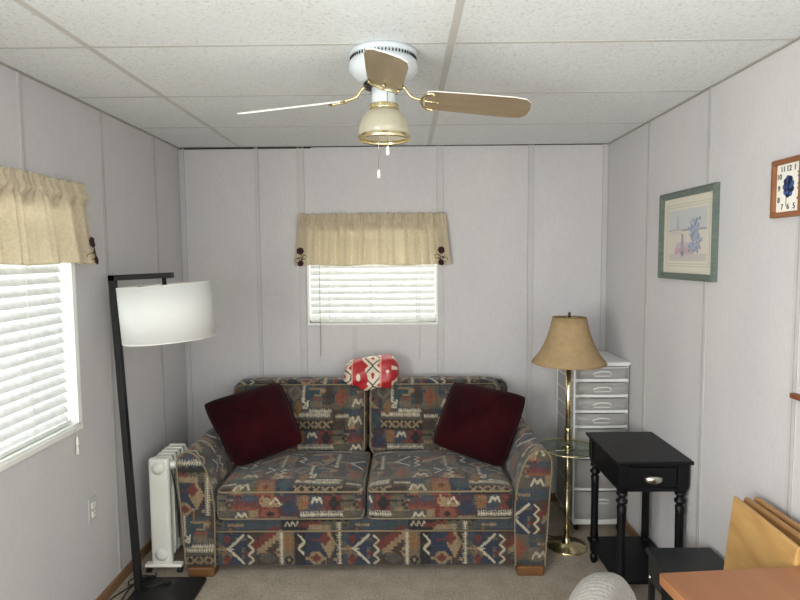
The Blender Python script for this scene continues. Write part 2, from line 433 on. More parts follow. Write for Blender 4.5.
MB().tube([(-.556 - (WB[0] + WB[1]) / 2, -.036, .55), (-.556 - (WB[0] + WB[1]) / 2, -.058, .30), (-.558 - (WB[0] + WB[1]) / 2, -.060, -.22)], .0022, 6).build('tilt_wand', mat('wand_grey', (176, 172, 160), .4), bl)
b = MB(); lx = .092 - (WB[0] + WB[1]) / 2
b.tube([(lx, -.034, .55), (lx, -.056, .2), (lx, -.058, -.25)], .0014, 5).build('pull_cord', M['cordw'], bl)
bl, P = blind('white venetian blind in the large window of the left wall', XL - .040, (WL[0] + .016, WL[1] - .040), 'y', 1.84, WL[2] + .016, .0435, math.radians(56), (1.76, 2.25, 2.47))
b = MB(); yc = (WL[0] + WL[1]) / 2
b.tube([(.036, 2.47 - yc, .6), (.05, 2.5 - yc, .1), (.054, 2.505 - yc, -.06)], .0015, 5)
b.lathe([(.001, 0), (.004, -.004), (.0075, -.035), (.005, -.04)], (.054, 2.505 - yc, -.055), 10)
b.lathe([(.001, 0), (.004, -.004), (.0075, -.035), (.005, -.04)], (.056, 2.500 - yc, -.095), 10)
b.build('pull_cord', M['cordw'], bl)

# valances ----------------------------------------------------------
def valance(label, loc, half, zt, zb, axis, flowers, seed, split=None, flare=.03):
    t = thing('window_valance', label, 'curtain', loc)
    r = random.Random(seed); ph = [r.uniform(0, 6.28) for _ in range(5)]
    Hh = zt - zb
    def wave(l, v):      # v 0 bottom .. 1 top
        a = .019 + .008 * math.sin(3 * l + ph[0])
        w = a * math.sin(l * 50 + ph[1] + 1.6 * math.sin(l * 9 + ph[2])) ; w = w - .010 * abs(math.sin(l * 34 + ph[3])) ** .5 * (.4 + .6 * v) + .004
        top = .006 * math.sin(l * 190 + ph[4]) + .004 * math.sin(l * 121)
        k = max(0., min(1., (v - .72) / .12))
        bulge = .012 * (math.exp(-((v - .86) / .05) ** 2))
        return w * (1 - k) * (1.0 - .35 * v) + top * (.35 + .65 * k) + bulge
    def fn(u, v):
        l = -half + 2 * half * u
        ll = l * (1 + (1 - v) * flare / half)
        d = .042 + wave(l, v) - (.024 * math.exp(-((l - split) / .009) ** 2) * (1 - .25 * v) if split is not None and v < .8 else 0)
        z = Hh * v
        if v > .9: z += (v - .9) * 10 * (.012 * abs(math.sin(l * 46 + ph[1])) + .003 * math.sin(l * 171))
        if v < .01: z += .004 * math.sin(l * 17 + ph[0]) 
        return (ll, -d, z) if axis == 'x' else (d, ll, z)
    b = MB(); b.grid(fn, 420, 30)
    for sgn in (-1, 1):    # returns to the wall
        def g(u, v, sgn=sgn):
            e = fn(0 if sgn < 0 else 1, v)
            if axis == 'x': return (e[0] + .004 * math.sin(u * 3.1) * sgn, e[1] * (1 - u), e[2])
            return (e[0] * (1 - u), e[1] + .004 * math.sin(u * 3.1) * sgn, e[2])
        b.grid(g, 6, 30)
    o = b.build('curtain_cloth', M['linen'], t, solid=.0012)
    z = Hh * .86
    b = MB()
    pa = (-half, -.030, z) if axis == 'x' else (.030, -half, z); pb = (half, -.030, z) if axis == 'x' else (.030, half, z)
    b.tube([pa, pb], .006, 8)
    for p in (pa, pb): b.tube([p, (p[0], 0, z) if axis == 'x' else (0, p[1], z)], .004, 6)
    b.build('curtain_rod', M['white'], t)
    for (l, z0, mir) in flowers:
        def Q(a, c, lift=.006):
            ll = l + a * mir; vv = max(0, min(1, c / Hh)); e = fn((ll + half) / (2 * half), vv)
            return Vector((e[0], e[1] - lift, c)) if axis == 'x' else Vector((e[0] + lift, e[1], c))
        nr = (0, -1, 0) if axis == 'x' else (1, 0, 0)
        s = MB()
        stem = [(-.004, .012), (.004, .03), (.0, .045), (.006, .062), (-.004, .075), (-.010, .088)]
        s.tube([Q(a, c) for a, c in stem], .0024, 5, mi=1)
        s.tube([Q(.024 + .014 * math.cos(q), .055 + .013 * math.sin(q)) for q in np.linspace(0, 5.5, 12)], .0022, 5, mi=1)
        s.tube([Q(-.024 + .015 * math.cos(q), .032 + .014 * math.sin(q)) for q in np.linspace(-2, 3.4, 12)], .0020, 5, mi=2)
        for a, c, sc in ((-.012, .046, 1), (.008, .036, 1)):
            s.add([Q(a - .010, c + .004, .007), Q(a, c - .004, .008), Q(a + .010, c + .005, .007), Q(a, c + .008, .008)], [(0, 1, 2, 3)], 1)
        for (a0, c0, rad) in ((-.008, .094, .023), (.0, .014, .019)):
            for q in range(7):
                an = q * 2 * PI / 7; c_ = Q(a0 + rad * .6 * math.cos(an), c0 + rad * .6 * math.sin(an), .006)
                s.disc(c_, nr, rad * .46, .002, 8)
            s.disc(Q(a0, c0, .006), nr, rad * .5, .0035, 10)
        s.build('embroidered_flower', [M['maroon'], M['vine'], M['vine2']], t)
    return t
valance('cream valance gathered on a rod over the small back window', (-.2085, D, 1.588), .472, 1.911, 1.588, 'x', [(-.44, .0, 1), (.418, .012, -1)], 3, split=-.05)
valance('cream valance gathered on a rod over the left wall window', (XL, 1.99, 1.622), .60, 1.962, 1.622, 'y', [(.565, .0, 1), (-.55, .0, -1)], 8, split=.13, flare=.085)

# ------------------------------------------------------------------ tapestry pattern (a 65 cm repeat painted at 2.5 mm)
PX = 4                                    # samples per cm
TS = 65
def kilim_tile():
    n = TS * PX
    yy, xx = np.mgrid[0:n, 0:n]; X = (xx + .5) / PX; Y = (yy + .5) / PX
    C = {k: np.array(lin(v)) for k, v in dict(grey=(84, 80, 74), navy=(50, 58, 76), slate=(66, 74, 84), tan=(148, 126, 92), cream=(190, 180, 154),
         rust=(112, 52, 44), brick=(132, 74, 52), brown=(74, 60, 50), char=(46, 43, 42), olive=(96, 90, 72), teal=(58, 76, 80), taupe=(112, 100, 82), plum=(76, 52, 60), ochre=(134, 98, 60)).items()}
    A = np.zeros((n, n, 3)); A[:] = C['grey']
    tri = lambda a, p: np.abs((a / p) % 1 - .5) * 2
    XJ = X + .9 * np.round(tri(Y, 1.3) * 2) / 2; YJ = Y + .45 * np.round(tri(X, 1.6) * 2) / 2
    def blk(x0, y0, x1, y1, c, j=False):
        xx_, yy_ = (XJ, YJ) if j else (X, Y)
        A[(((xx_ - x0) % TS) < (x1 - x0)) & (((yy_ - y0) % TS) < (y1 - y0))] = C[c]
    def rel(x, y):
        dx = (X - x + TS / 2) % TS - TS / 2; dy = (Y - y + TS / 2) % TS - TS / 2; return dx, dy
    def line(pts, w, c):
        for (x0, y0), (x1, y1) in zip(pts[:-1], pts[1:]):
            dx, dy = rel((x0 + x1) / 2, (y0 + y1) / 2); vx, vy = (x1 - x0) / 2, (y1 - y0) / 2; L = math.hypot(vx, vy) + 1e-6
            a = (dx * vx + dy * vy) / L; d = np.abs(dx * vy - dy * vx) / L
            A[(np.abs(a) <= L + w * .2) & (d < w / 2)] = C[c]
    def zig(x, y0, y1, amp, per, w, c, vert=True):
        pts = []; k = 0; y = y0
        while y <= y1 + .01: pts.append((x + (amp if k % 2 else -amp), y) if vert else (y, x + (amp if k % 2 else -amp))); y += per; k += 1
        line(pts, w, c)
    def diam(x, y, rx, ry, c, step=1.0):
        dx, dy = rel(x, y); dx = np.floor(np.abs(dx) / step) * step; dy = np.floor(np.abs(dy) / step) * step
        A[(dx / rx + dy / ry) < 1] = C[c]
    def fish(x0, x1, y, h, c, vert=False):
        if vert:
            dx, dy = rel(y, (x0 + x1) / 2); a, b_ = dy, dx
        else: a, b_ = rel((x0 + x1) / 2, y)
        L = (x1 - x0) / 2
        m = (np.abs(a) < L) & (((np.abs(b_) < .35)) | ((np.abs(b_) < h) & (((a + .35 * np.abs(b_)) % 1.25) < .6)))
        A[m] = C[c]
    def hexa(x, y, r, c, c2):
        diam(x, y, r * 1.6, r * 1.6, c, .8); dx, dy = rel(x, y); A[(np.abs(dx) > r * 1.05) & (np.abs(dx) < r * 1.4) & (np.abs(dy) < r * 1.1)] = C[c]; diam(x, y, r * .6, r * .6, c2, .6)
    def emm(x, y, s, c): line([(x - s, y - s * .6), (x - s * .5, y + s * .5), (x, y - s * .3), (x + s * .5, y + s * .5), (x + s, y - s * .6)], 1.1, c)
    def decor():
        # fine woven filler motifs inside the patches: short combs, saw bands, small lozenges
        g = random.Random(11); dim = ['tan', 'taupe', 'rust', 'olive', 'navy', 'char', 'teal', 'ochre', 'brown', 'brick']
        for _ in range(75):
            x, y, c = g.uniform(0, 65), g.uniform(0, 65), g.choice(dim); q = g.random()
            if q < .3: fish(x, x + g.uniform(4, 9), y, g.uniform(.8, 1.4), c)
            elif q < .5: fish(y, y + g.uniform(4, 8), x, g.uniform(.7, 1.2), c, True)
            elif q < .75: diam(x, y, g.uniform(1.2, 2.6), g.uniform(1.2, 2.8), c, .6); diam(x, y, .8, .9, g.choice(dim), .5)
            else: zig(y, x, x + g.uniform(4, 8), .5, .9, .6, c, False)
        for (x0, x1, y) in ((2, 14, 20.5), (24, 36, 61), (50, 64, 49.2), (1, 9, 46), (33, 42, 26)): fish(x0, x1, y, 1.0, 'cream' if x0 in (50, 1) else 'tan')
    # ground patches
    for args in [(0, 0, 12, 18, 'navy'), (12, 0, 28, 18, 'brown'), (28, 0, 36, 18, 'taupe'), (36, 0, 42, 18, 'char'), (42, 0, 53, 18, 'navy'), (53, 0, 57, 18, 'brown'), (57, 0, 61, 18, 'char'), (61, 0, 65, 18, 'slate'),
                 (0, 18, 30, 24, 'slate'), (30, 18, 43, 24, 'char'), (43, 18, 55, 21, 'tan'), (43, 21, 50, 24, 'rust'), (50, 21, 65, 24, 'olive'),
                 (0, 24, 7, 38, 'olive'), (7, 24, 22, 32, 'grey'), (7, 32, 22, 38, 'slate'), (18, 25, 22, 31, 'tan'), (22, 24, 33, 38, 'rust'), (33, 24, 43, 38, 'plum'), (43, 24, 65, 38, 'slate'), (43, 31, 48, 38, 'ochre'), (56, 30, 65, 38, 'rust'),
                 (0, 38, 8, 50, 'brown'), (8, 38, 20, 46, 'olive'), (20, 38, 30, 50, 'brick'), (30, 38, 40, 50, 'navy'), (40, 38, 65, 44, 'char'), (40, 44, 65, 50, 'grey'), (8, 46, 20, 50, 'slate'),
                 (0, 50, 10, 65, 'olive'), (10, 50, 22, 58, 'taupe'), (10, 58, 22, 65, 'slate'), (22, 50, 34, 65, 'slate'), (34, 50, 48, 65, 'grey'), (48, 50, 60, 65, 'teal'), (60, 50, 65, 65, 'brown')]: blk(*args, True)
    decor()
    # row A
    line([(9.5, 16), (1.4, 8.5), (9.5, .8)], 1.3, 'cream'); diam(.8, 3, 1.6, 2.2, 'rust', .6); diam(.8, 13.5, 1.6, 2.2, 'rust', .6); line([(0, 8.5), (4, 8.5)], .7, 'cream')
    for k in range(6): blk(13.5 + k * 2, 8 + k * 1.6, 18.5 + k * 2.0, 12 + k * 1.7, 'rust'); blk(16.5 + k * 2, 6.5 + k * 1.6, 20 + k * 2, 9.5 + k * 1.6, 'tan')
    zig(13.2, 0, 18, 1.3, 2.6, 1.0, 'cream'); diam(22, 3.5, 4, 3, 'grey', .7)
    diam(32.5, 12, 3.4, 5, 'ochre', .7); fish(0, 18, 29.2, .9, 'cream', True)
    for k in (0, 2.6, 5.2): line([(37.4 + k * .35, 16 - k * .2), (40.8, 12.5 - k * .2), (37.6, 9 - k * .2), (40.4, 6.2 - k * .2)], .75, 'cream')
    diam(47, 3.6, 4.6, 3.6, 'tan', .9); diam(47, 3.6, 2.2, 2, 'rust', .7)
    diam(53.5, 11, 3.4, 6.5, 'tan', .8); diam(51.6, 14, 2.3, 3.5, 'rust', .7)
    fish(0, 24, 59, 1.5, 'tan', True); fish(0, 24, 59, .9, 'cream', True)
    # row B
    zig(21, 31, 38, 1.4, 1.4, .7, 'cream', False); fish(10, 26, 20.5, 1.6, 'teal')
    # row C
    blk(8, 30.5, 21, 32.2, 'brick')
    fish(8, 21, 33.2, 1.7, 'rust'); emm(13.5, 27.2, 3.2, 'cream'); hexa(28, 28, 2.6, 'brick', 'char')
    for k in range(5): blk(24 + k * .2, 32 + k, 33.5 - k * 1.6, 33 + k, 'tan')
    line([(28, 33), (31, 36.5), (33.5, 33)], 1, 'cream'); diam(38, 31, 3.5, 4, 'navy', .8); emm(52, 35.5, 2.6, 'cream')
    fish(43, 65, 28, 1.5, 'cream'); diam(60.5, 33.5, 3, 3.4, 'char', .8)
    for k in range(6): diam(43 + k * 4, 24.2, 2.3, 1.8, 'char', .5)
    # row D
    blk(9, 38.5, 13, 45, 'tan'); emm(13, 43, 4, 'cream'); hexa(25, 43.5, 2.9, 'ochre', 'rust'); diam(35, 44, 3.5, 4.2, 'teal', .8)
    fish(40, 63, 47, 1.6, 'cream')
    for k in range(5):
        x = 41.5 + k * 4.8
        line([(x - 1.8, 43), (x, 41.2), (x + 1.8, 43)], 1.1, 'tan'); line([(x - 1.8, 39.4), (x, 41.2), (x + 1.8, 39.4)], 1.1, 'tan')
    # row E
    for k in range(7): blk(26 + k * .3, 50 + k, 38 - k * 1.6, 51 + k, 'tan')
    zig(31, 50, 65, 1.5, 2.2, .9, 'cream'); line([(22.5, 63), (26.5, 59.5), (22.5, 56)], .9, 'cream')
    diam(41, 60, 4, 4.2, 'taupe', .8); diam(41, 60, 2, 2.2, 'grey', .6); fish(54, 65, 46.5, .9, 'cream', True)
    line([(46, 55), (49, 53.5), (46.2, 51.4), (48.8, 51), (49.4, 55)], 1., 'cream'); diam(43.5, 51, 2.4, 4, 'ochre', .7)
    emm(15, 53.5, 3.6, 'cream'); fish(11, 21, 61.5, 1.3, 'olive'); line([(50, 62), (57, 62), (57, 58), (53, 58)], .9, 'tan'); blk(51, 51, 58, 55, 'taupe'); diam(4.5, 57, 3.4, 5.4, 'brick', .8)
    # slubby weave: streaks and grain
    st = rng.normal(0, .10, (n, 1, 1)).repeat(n, 1) * .5 + rng.normal(0, .13, (n, n, 1)) + rng.normal(0, .08, (1, n, 1)).repeat(n, 0)
    A = A * np.clip(1 + st, .55, 1.5)
    g_ = A.mean(-1, keepdims=True); A = (g_ + (A - g_) * .85) * .84 + .005
    return A
TILE = kilim_tile()
def kilim(u, v):
    n = TS * PX
    return TILE[(np.floor(v * 100 * PX).astype(int)) % n, (np.floor(u * 100 * PX).astype(int)) % n]

def lattice(sx, sy, sz, r, step, pw=None):
    """rounded box surface: returns verts, quads, flat coords, dominant axis"""
    N = [max(2, int(round(s / step))) for s in (sx, sy, sz)]; S = np.array([sx, sy, sz])
    pts = []; quads = []; off = 0
    for ax in range(3):
        a, b_ = [(1, 2), (2, 0), (0, 1)][ax]
        for side in (0, 1):
            I, J = np.meshgrid(np.arange(N[a] + 1), np.arange(N[b_] + 1), indexing='ij')
            P = np.zeros((I.size, 3), int); P[:, ax] = side * N[ax]; P[:, a] = I.ravel(); P[:, b_] = J.ravel()
            k = np.arange(I.size).reshape(I.shape)
            q = np.stack([k[:-1, :-1], k[1:, :-1], k[1:, 1:], k[:-1, 1:]], -1).reshape(-1, 4)
            if side == 0: q = q[:, ::-1]
            pts.append(P); quads.append(q + off); off += len(P)
    P = np.concatenate(pts); Q = np.concatenate(quads)
    key = (P[:, 0] * 5000 + P[:, 1]) * 5000 + P[:, 2]
    _, idx, inv = np.unique(key, return_index=True, return_inverse=True)
    P = P[idx]; Q = inv.ravel()[Q]
    q = P / np.array(N) * S - S / 2
    c = np.clip(q, -S / 2 + r, S / 2 - r); d = q - c
    V = c + r * d / (np.linalg.norm(d, axis=1, keepdims=True) + 1e-9)
    dom = np.argmax(np.abs(d) / r + (np.abs(d) > r * .999) * .01, axis=1)
    return V, Q, q, dom

# ------------------------------------------------------------------ sofa
sofa = thing('sofa', 'two-seat sofa in dark geometric tapestry cloth under the small window', 'sofa', (-.21, 3.3, 0))
SX, SY = -.21, 3.3
def cushion(name, x0, x1, y0, y1, z0, z1, r, us, vs, step=.0055, top=.03, front=.012, lean=0., parent=sofa):
    V, Q, q, dom = lattice(x1 - x0, y1 - y0, z1 - z0, r, step)
    hx, hy, hz = (x1 - x0) / 2, (y1 - y0) / 2, (z1 - z0) / 2
    nx, ny, nz = q[:, 0] / hx, q[:, 1] / hy, q[:, 2] / hz
    fall = lambda a: np.clip(1 - np.abs(a) ** 3.5, 0, 1)
    dz = np.where(nz > 0, nz, 0) * top * fall(nx) * fall(ny)
    dy = -np.where(ny < 0, -ny, 0) * front * fall(nx) * fall(nz)
    wr = .0035 * np.sin(q[:, 0] * 23 + q[:, 1] * 9) * np.sin(q[:, 1] * 17 + q[:, 2] * 21 + 1.3) * fall(nx)
    V = V.copy(); V[:, 2] += dz + wr * (dom == 2); V[:, 1] += dy + wr * (dom == 1)
    W = q + np.array([(x0 + x1) / 2, (y0 + y1) / 2, (z0 + z1) / 2])
    if lean:
        V[:, 1] += lean * (V[:, 2] + hz)
    u = np.where(dom == 0, W[:, 1] + us, W[:, 0] + us); v = np.where(dom == 2, z1 + (W[:, 1] - y0), W[:, 2]) + vs
    c = kilim(u, v)
    V += np.array([(x0 + x1) / 2 - SX, (y0 + y1) / 2 - SY, (z0 + z1) / 2])
    return npmesh(name, V, Q, M['kilim'], parent, c)
def loop_xy(x0, x1, y0, y1, z, r, n=6):
    pts = []
    for cx, cy, a0 in ((x1 - r, y0 + r, -90), (x1 - r, y1 - r, 0), (x0 + r, y1 - r, 90), (x0 + r, y0 + r, 180)):
        for i in range(n + 1):
            a = math.radians(a0 + 90 * i / n); pts.append((cx + r * math.cos(a) - SX, cy + r * math.sin(a) - SY, z))
    return pts
def loop_xz(x0, x1, z0, z1, y, r, n=6, lean=0, zb=0):
    pts = []
    for cx, cz, a0 in ((x1 - r, z0 + r, -90), (x1 - r, z1 - r, 0), (x0 + r, z1 - r, 90), (x0 + r, z0 + r, 180)):
        for i in range(n + 1):
            a = math.radians(a0 + 90 * i / n); z = cz + r * math.sin(a); pts.append((cx + r * math.cos(a) - SX, y - SY + lean * (z - zb), z))
    return pts
for (x0, x1, uo) in ((-.975, -.216, .975), (-.204, .548, .204 + .52)):
    c = cushion('seat_cushion', x0, x1, 2.878, 3.50, .300, .458, .032, uo, -.06, top=.034)
    b = MB(); e = .006
    b.tube(loop_xy(x0 + e, x1 - e, 2.878 + e, 3.50 - e, .449, .035), .0042, 6, True).tube(loop_xy(x0 + e, x1 - e, 2.878 + e, 3.50 - e, .309, .035), .0042, 6, True)
    b.build('piping', M['piping'], c)
for (x0, x1, uo) in ((-1.075, -.243, 1.09), (-.229, .590, .229 + .32)):
    ln_ = .20
    c = cushion('back_cushion', x0, x1, 3.455, 3.63, .43, .868, .055, uo, -.868 + .65, top=.012, front=.035, lean=ln_)
    b = MB(); e = .012
    b.tube(loop_xz(x0 + e, x1 - e, .43 + e, .868 - e, 3.455 + e, .05, lean=ln_, zb=.43), .004, 6, True).build('piping', M['piping'], c)
cushion('back_frame', -1.10, .655, 3.66, 3.792,   .05, .846, .05, 1.1, -.2, step=.009, top=.004, front=0)
# rail and skirt
cushion('seat_rail', -.99, .575, 2.905, 3.60, .232, .306, .012, .94, -.06, top=0, front=0)
cushion('front_skirt', -.993, .566, 2.914, 3.66, .045, .234, .008, .94, -.05, top=0, front=0)
b = MB(); b.tube([(-.99 - SX, 2.903 - SY, .234), (.566 - SX, 2.903 - SY, .234)], .004, 6).build('piping', M['piping'], sofa)

def arm(side):
    # outline in (out, z): out measured from the arm's inner foot toward outside
    ctrl = [(.005, .045), (.002, .20), (.000, .34), (.006, .42), (.020, .50), (.044, .575), (.080, .632), (.118, .654), (.152, .650), (.176, .628), (.186, .590), (.184, .52), (.176, .40), (.168, .25), (.160, .12), (.156, .045)]
    P = [Vector((a, c)) for a, c in ctrl]; out = []
    for i in range(len(P) - 1):
        p0, p1, p2, p3 = P[max(i - 1, 0)], P[i], P[i + 1], P[min(i + 2, len(P) - 1)]
        m = max(2, int((p2 - p1).length / .007))
        for k in range(m):
            t = k / m
            out.append(.5 * ((2 * p1) + (p2 - p0) * t + (2 * p0 - 5 * p1 + 4 * p2 - p3) * t * t + (3 * p1 - p0 - 3 * p2 + p3) * t ** 3))
    out.append(P[-1])
    k = 22
    for i in range(1, k): out.append(P[-1].lerp(P[0], i / k))
    xin = -.988 if side < 0 else .553
    O = np.array([(xin - a if side < 0 else xin + a, z) for a, z in out])
    s = np.concatenate([[0], np.cumsum(np.linalg.norm(np.diff(O, axis=0), axis=1))])
    nO = len(O); cen = np.array([O[:, 0].mean(), .36])
    ys = np.arange(2.905, 3.785, .007); V = []; C = []
    for y in ys:
        tp = 1.0
        V += [(x - SX, y - SY, z) for x, z in O]
        C.append(kilim(np.full(nO, y) * 1.0 + .2 * side, s + .1))
    V = np.array(V); C = np.concatenate(C); Q = []
    ny = len(ys)
    idx = np.arange(ny * nO).reshape(ny, nO)
    nxt = np.roll(idx, -1, axis=1)
    A = np.stack([idx[:-1], nxt[:-1], nxt[1:], idx[1:]], -1).reshape(-1, 4)
    Qs = [A if side > 0 else A[:, ::-1]]; Vs = [V]; Cs = [C]; off = len(V)
    for yy, sg in ((2.905, -1), (ys[-1], 1)):
        R = 60; vs = []; cs = []
        for j in range(R + 1):
            t = j / R; bulge = .014 * (1 - (1 - t) ** 3) if sg < 0 else 0
            pts = cen * t * .995 + O * (1 - t * .995) if j else O
            vs.append(np.stack([pts[:, 0] - SX, np.full(nO, yy - SY - bulge), pts[:, 1]], 1))
            cs.append(kilim(pts[:, 0] * (1 if side > 0 else 1) + (.31 if side < 0 else .12), pts[:, 1] + .33 + (.1 if side > 0 else 0)))
        id2 = np.arange((R + 1) * nO).reshape(R + 1, nO) + off; n2 = np.roll(id2, -1, axis=1)
        A = np.stack([id2[:-1], id2[1:], n2[1:], n2[:-1]], -1).reshape(-1, 4)
        flip = (sg < 0) != (side < 0)
        Qs.append(A if not flip else A[:, ::-1]); Vs.append(np.concatenate(vs)); Cs.append(np.concatenate(cs)); off += (R + 1) * nO
    V = np.concatenate(Vs); Q = np.concatenate(Qs); C = np.concatenate(Cs)
    o = npmesh('arm', V, Q, M['kilim'], sofa, C)
    m = [Vector((x - SX, 2.9 - SY, z)) for x, z in O[:nO - k + 1]]
    MB().tube(m, .0042, 6).build('piping', M['piping'], o)
    fx0, fx1 = (-1.13, -.995) if side < 0 else (.566, .70)
    MB().box(fx0 - SX, fx1 - SX, 2.885 - SY, 2.96 - SY, 0, .05).build('foot', M['footwood'], sofa, .006)
    MB().box(fx0 - SX, fx1 - SX, 3.70 - SY, 3.775 - SY, 0, .05).build('foot', M['footwood'], sofa, .006)
arm(-1); arm(1)

# velvet pillows -----------------------------------------------------
def pillow(label, BL, BR, TR, TL, seed, group=None):
    P = [Vector(p) for p in (BL, BR, TR, TL)]; c = sum(P, Vector()) / 4
    t = thing('throw_pillow', label, 'pillow', c)
    nrm = (P[1] - P[0]).cross(P[3] - P[0]).normalized(); r = random.Random(seed); ph = r.uniform(0, 6)
    if nrm.y > 0: nrm = -nrm
    n = 40; vs = []; fs = []
    def pt(u, v, s):
        e = lambda a: 1 - abs(2 * a - 1) ** 2.2
        uu = .5 + (u - .5) * (1 - .055 * abs(2 * v - 1) ** 5); vv = .5 + (v - .5) * (1 - .055 * abs(2 * u - 1) ** 5)
        p = P[0].lerp(P[1], uu).lerp(P[3].lerp(P[2], uu), vv) - c
        th = .080 * (max(0, e(u) * e(v)) ** .46) + .004
        dent = .016 * math.exp(-((u * .9 + v - 1.0) / .05) ** 2) * (e(u) * e(v)) ** 2 * (u < .6) + .012 * math.exp(-((u - v * .8 - .05) / .06) ** 2) * e(u) * e(v) + .005 * math.sin(u * 9 + v * 6 + ph) * e(u) * e(v)
        return p + nrm * s * (th - (dent if s > 0 else 0))
    for s in (1, -1):
        for j in range(n + 1):
            for i in range(n + 1): vs.append(pt(i / n, j / n, s))
    W = n + 1
    for j in range(n):
        for i in range(n):
            a = j * W + i; fs.append((a, a + 1, a + W + 1, a + W)); a += W * W; fs.append((a, a + W, a + W + 1, a + 1))
    edge = [i for i in range(n)] + [n + j * W for j in range(n)] + [n * W + n - i for i in range(n)] + [(n - j) * W for j in range(n)]
    for a, b_ in zip(edge, edge[1:] + edge[:1]): fs.append((a, a + W * W, b_ + W * W, b_))
    b = MB().add(vs, fs, 0, True); b.build('cover', M['velvet'], t)
    e = [(vs[a] + vs[a + W * W]) / 2 for a in edge]
    MB().tube(e, .006, 7, True).build('cord_edge', M['velvet'], t)
pillow('dark maroon velvet pillow leaning at the left end of the sofa', (-.946, 3.155, .478), (-.583, 3.24, .595), (-.76, 3.475, .892), (-1.192, 3.35, .790), 1)
pillow('dark maroon velvet pillow leaning at the right end of the sofa', (.146, 3.24, .585), (.530, 3.135, .478), (.705, 3.35, .822), (.287, 3.475, .886), 2)

# rolled knitted throw --------------------------------------------------
def throw():
    t = thing('folded_throw', 'red and cream diamond patterned throw rolled on the sofa back', 'blanket', (-.213, 3.575, .935))
    nu, nv = 150, 150
    cr, rd, bk, gr = [np.array(lin(c)) for c in ((228, 214, 190), (176, 22, 34), (48, 30, 28), (60, 70, 50))]
    V = []; C = []
    for j in range(nv + 1):
        for i in range(nu):
            a = 2 * PI * i / nu; s = -1 + 2 * j / nv
            prof = max(0, 1 - abs(s) ** 4.5) ** .42
            x = s * .172
            ry, rz = .100 * prof, .104 * prof
            fold = 1 + .05 * math.sin(3 * a + 2 * s) + .035 * math.cos(x * 44 + 1) + .03 * math.sin(7 * a + x * 30)
            y = -ry * math.sin(a) * fold; z = rz * math.cos(a) * fold - .012
            if y < 0: z -= .028 * (-y / .1) * (1 if z < 0 else .3)      # drapes forward
            z += .012 * s
            yw = 3.575 + y; lim = .880 if yw > 3.50 else .880 - (3.50 - yw) * 6
            if z + .935 < lim: z = lim - .935
            V.append((x, y, z))
            # pattern: red bands then diamond trellis, a about the roll
            L = a * .10                       # arc length, 0 at top to front
            X = x + .172
            # front normal at a=pi/2
            col = cr
            ph = (L / .085) % 1; d = abs(((X - .205) / .062)); tri = abs(ph - .5) * 2
            if .060 < X < .130 + .03 * (1 - abs(((L - .157) / .06))) and abs(L - .157) < .2: col = rd
            elif X > .232: col = rd if not (.30 < X < .335 and (L % .09) < .03) else cr
            else:
                q = abs(X - .185 if X > .12 else X - .01) / .052 + abs(((L + .01) % .10) - .05) / .05
                if .82 < q < 1.06: col = bk if int(L * 90) % 3 else gr
                elif q < .24: col = rd
                elif q > 1.5: col = rd
            if abs(X - .098) / .014 + abs(L - .145) / .016 < 1 or abs(X - .275) / .013 + abs(L - .130) / .014 < 1: col = cr
            if abs(X - .060) < .004 or abs(X - .232) < .005: col = np.array(lin((226, 150, 130)))
            C.append(col)
    V = np.array(V); idx = np.arange((nv + 1) * nu).reshape(nv + 1, nu); nx = np.roll(idx, -1, axis=1)
    Q = np.stack([idx[:-1], idx[1:], nx[1:], nx[:-1]], -1).reshape(-1, 4)
    npmesh('knitted_roll', V, Q, M['knit'], t, np.array(C))
throw()

# ------------------------------------------------------------------ oil radiator
def radiator():
    t = thing('oil_radiator', 'white oil-filled radiator on casters between left wall and sofa arm', 'heater', (-1.282, 3.15, 0))
    Y = lambda y: y - 3.15
    b = MB().box(-.053, .053, Y(2.925), Y(2.965), .045, .612)
    b.build('end_panel', M['ivory'], t, .014, 3)
    for z in (.56, .10):
        MB().lathe([(.034, 0), (.034, .003), (.026, .004), (.024, .008), (.010, .009)], (0, 0, 0), 28).build('round_cap', M['ivory'], t).matrix_local = Matrix.Translation((0, Y(2.926), z)) @ Matrix.Rotation(PI / 2, 4, 'X')
    for k in range(5):
        y = Y(2.99 + k * .05)
        b = MB(); w = .052
        pts = [(-w, .09), (-w + .008, .075), (w - .008, .075), (w, .09), (w, .592), (w - .010, .606), (-w + .010, .606), (-w, .592)]
        b.prism([(x, y - .005, z) for x, z in pts], (0, .010, 0))
        b.box(-.040, .040, y - .026, y + .026, .10, .598)
        b.box(w - .012, w + .006, y - .012, y + .012, .12, .58)
        b.build('fin', M['ivory'], t, .003)
    for z in (.115, .575): MB().tube([(0, Y(2.96), z), (0, Y(3.20), z)], .022, 12).build('oil_pipe', M['ivory'], t)
    for y in (2.935, 3.17):
        MB().box(-.085, .108, Y(y - .02), Y(y + .02), .036, .052).build('foot_bar', M['white'], t, .004)
        for x in (-.07, .092):
            MB().disc((x - .011, Y(y), .018), (1, 0, 0), .018, .022, 16).build('caster', M['dark'], t)
    MB().box(-.075, -.052, Y(2.99), Y(3.03), .53, .56).build('thermostat_knob', M['dark'], t, .004)
    MB().tube([(.060, Y(2.95), .545), (.072, Y(2.94), .50), (.082, Y(2.95), .40), (.084, Y(2.96), .28), (.076, Y(2.98), .17)], .0035, 6).build('power_cord', M['dark'], t)
    MB().lathe([(.022, 0), (.024, .02), (.018, .03)], (.066, Y(2.97), .555), 16).build('cord_clip', M['white'], t)
radiator()

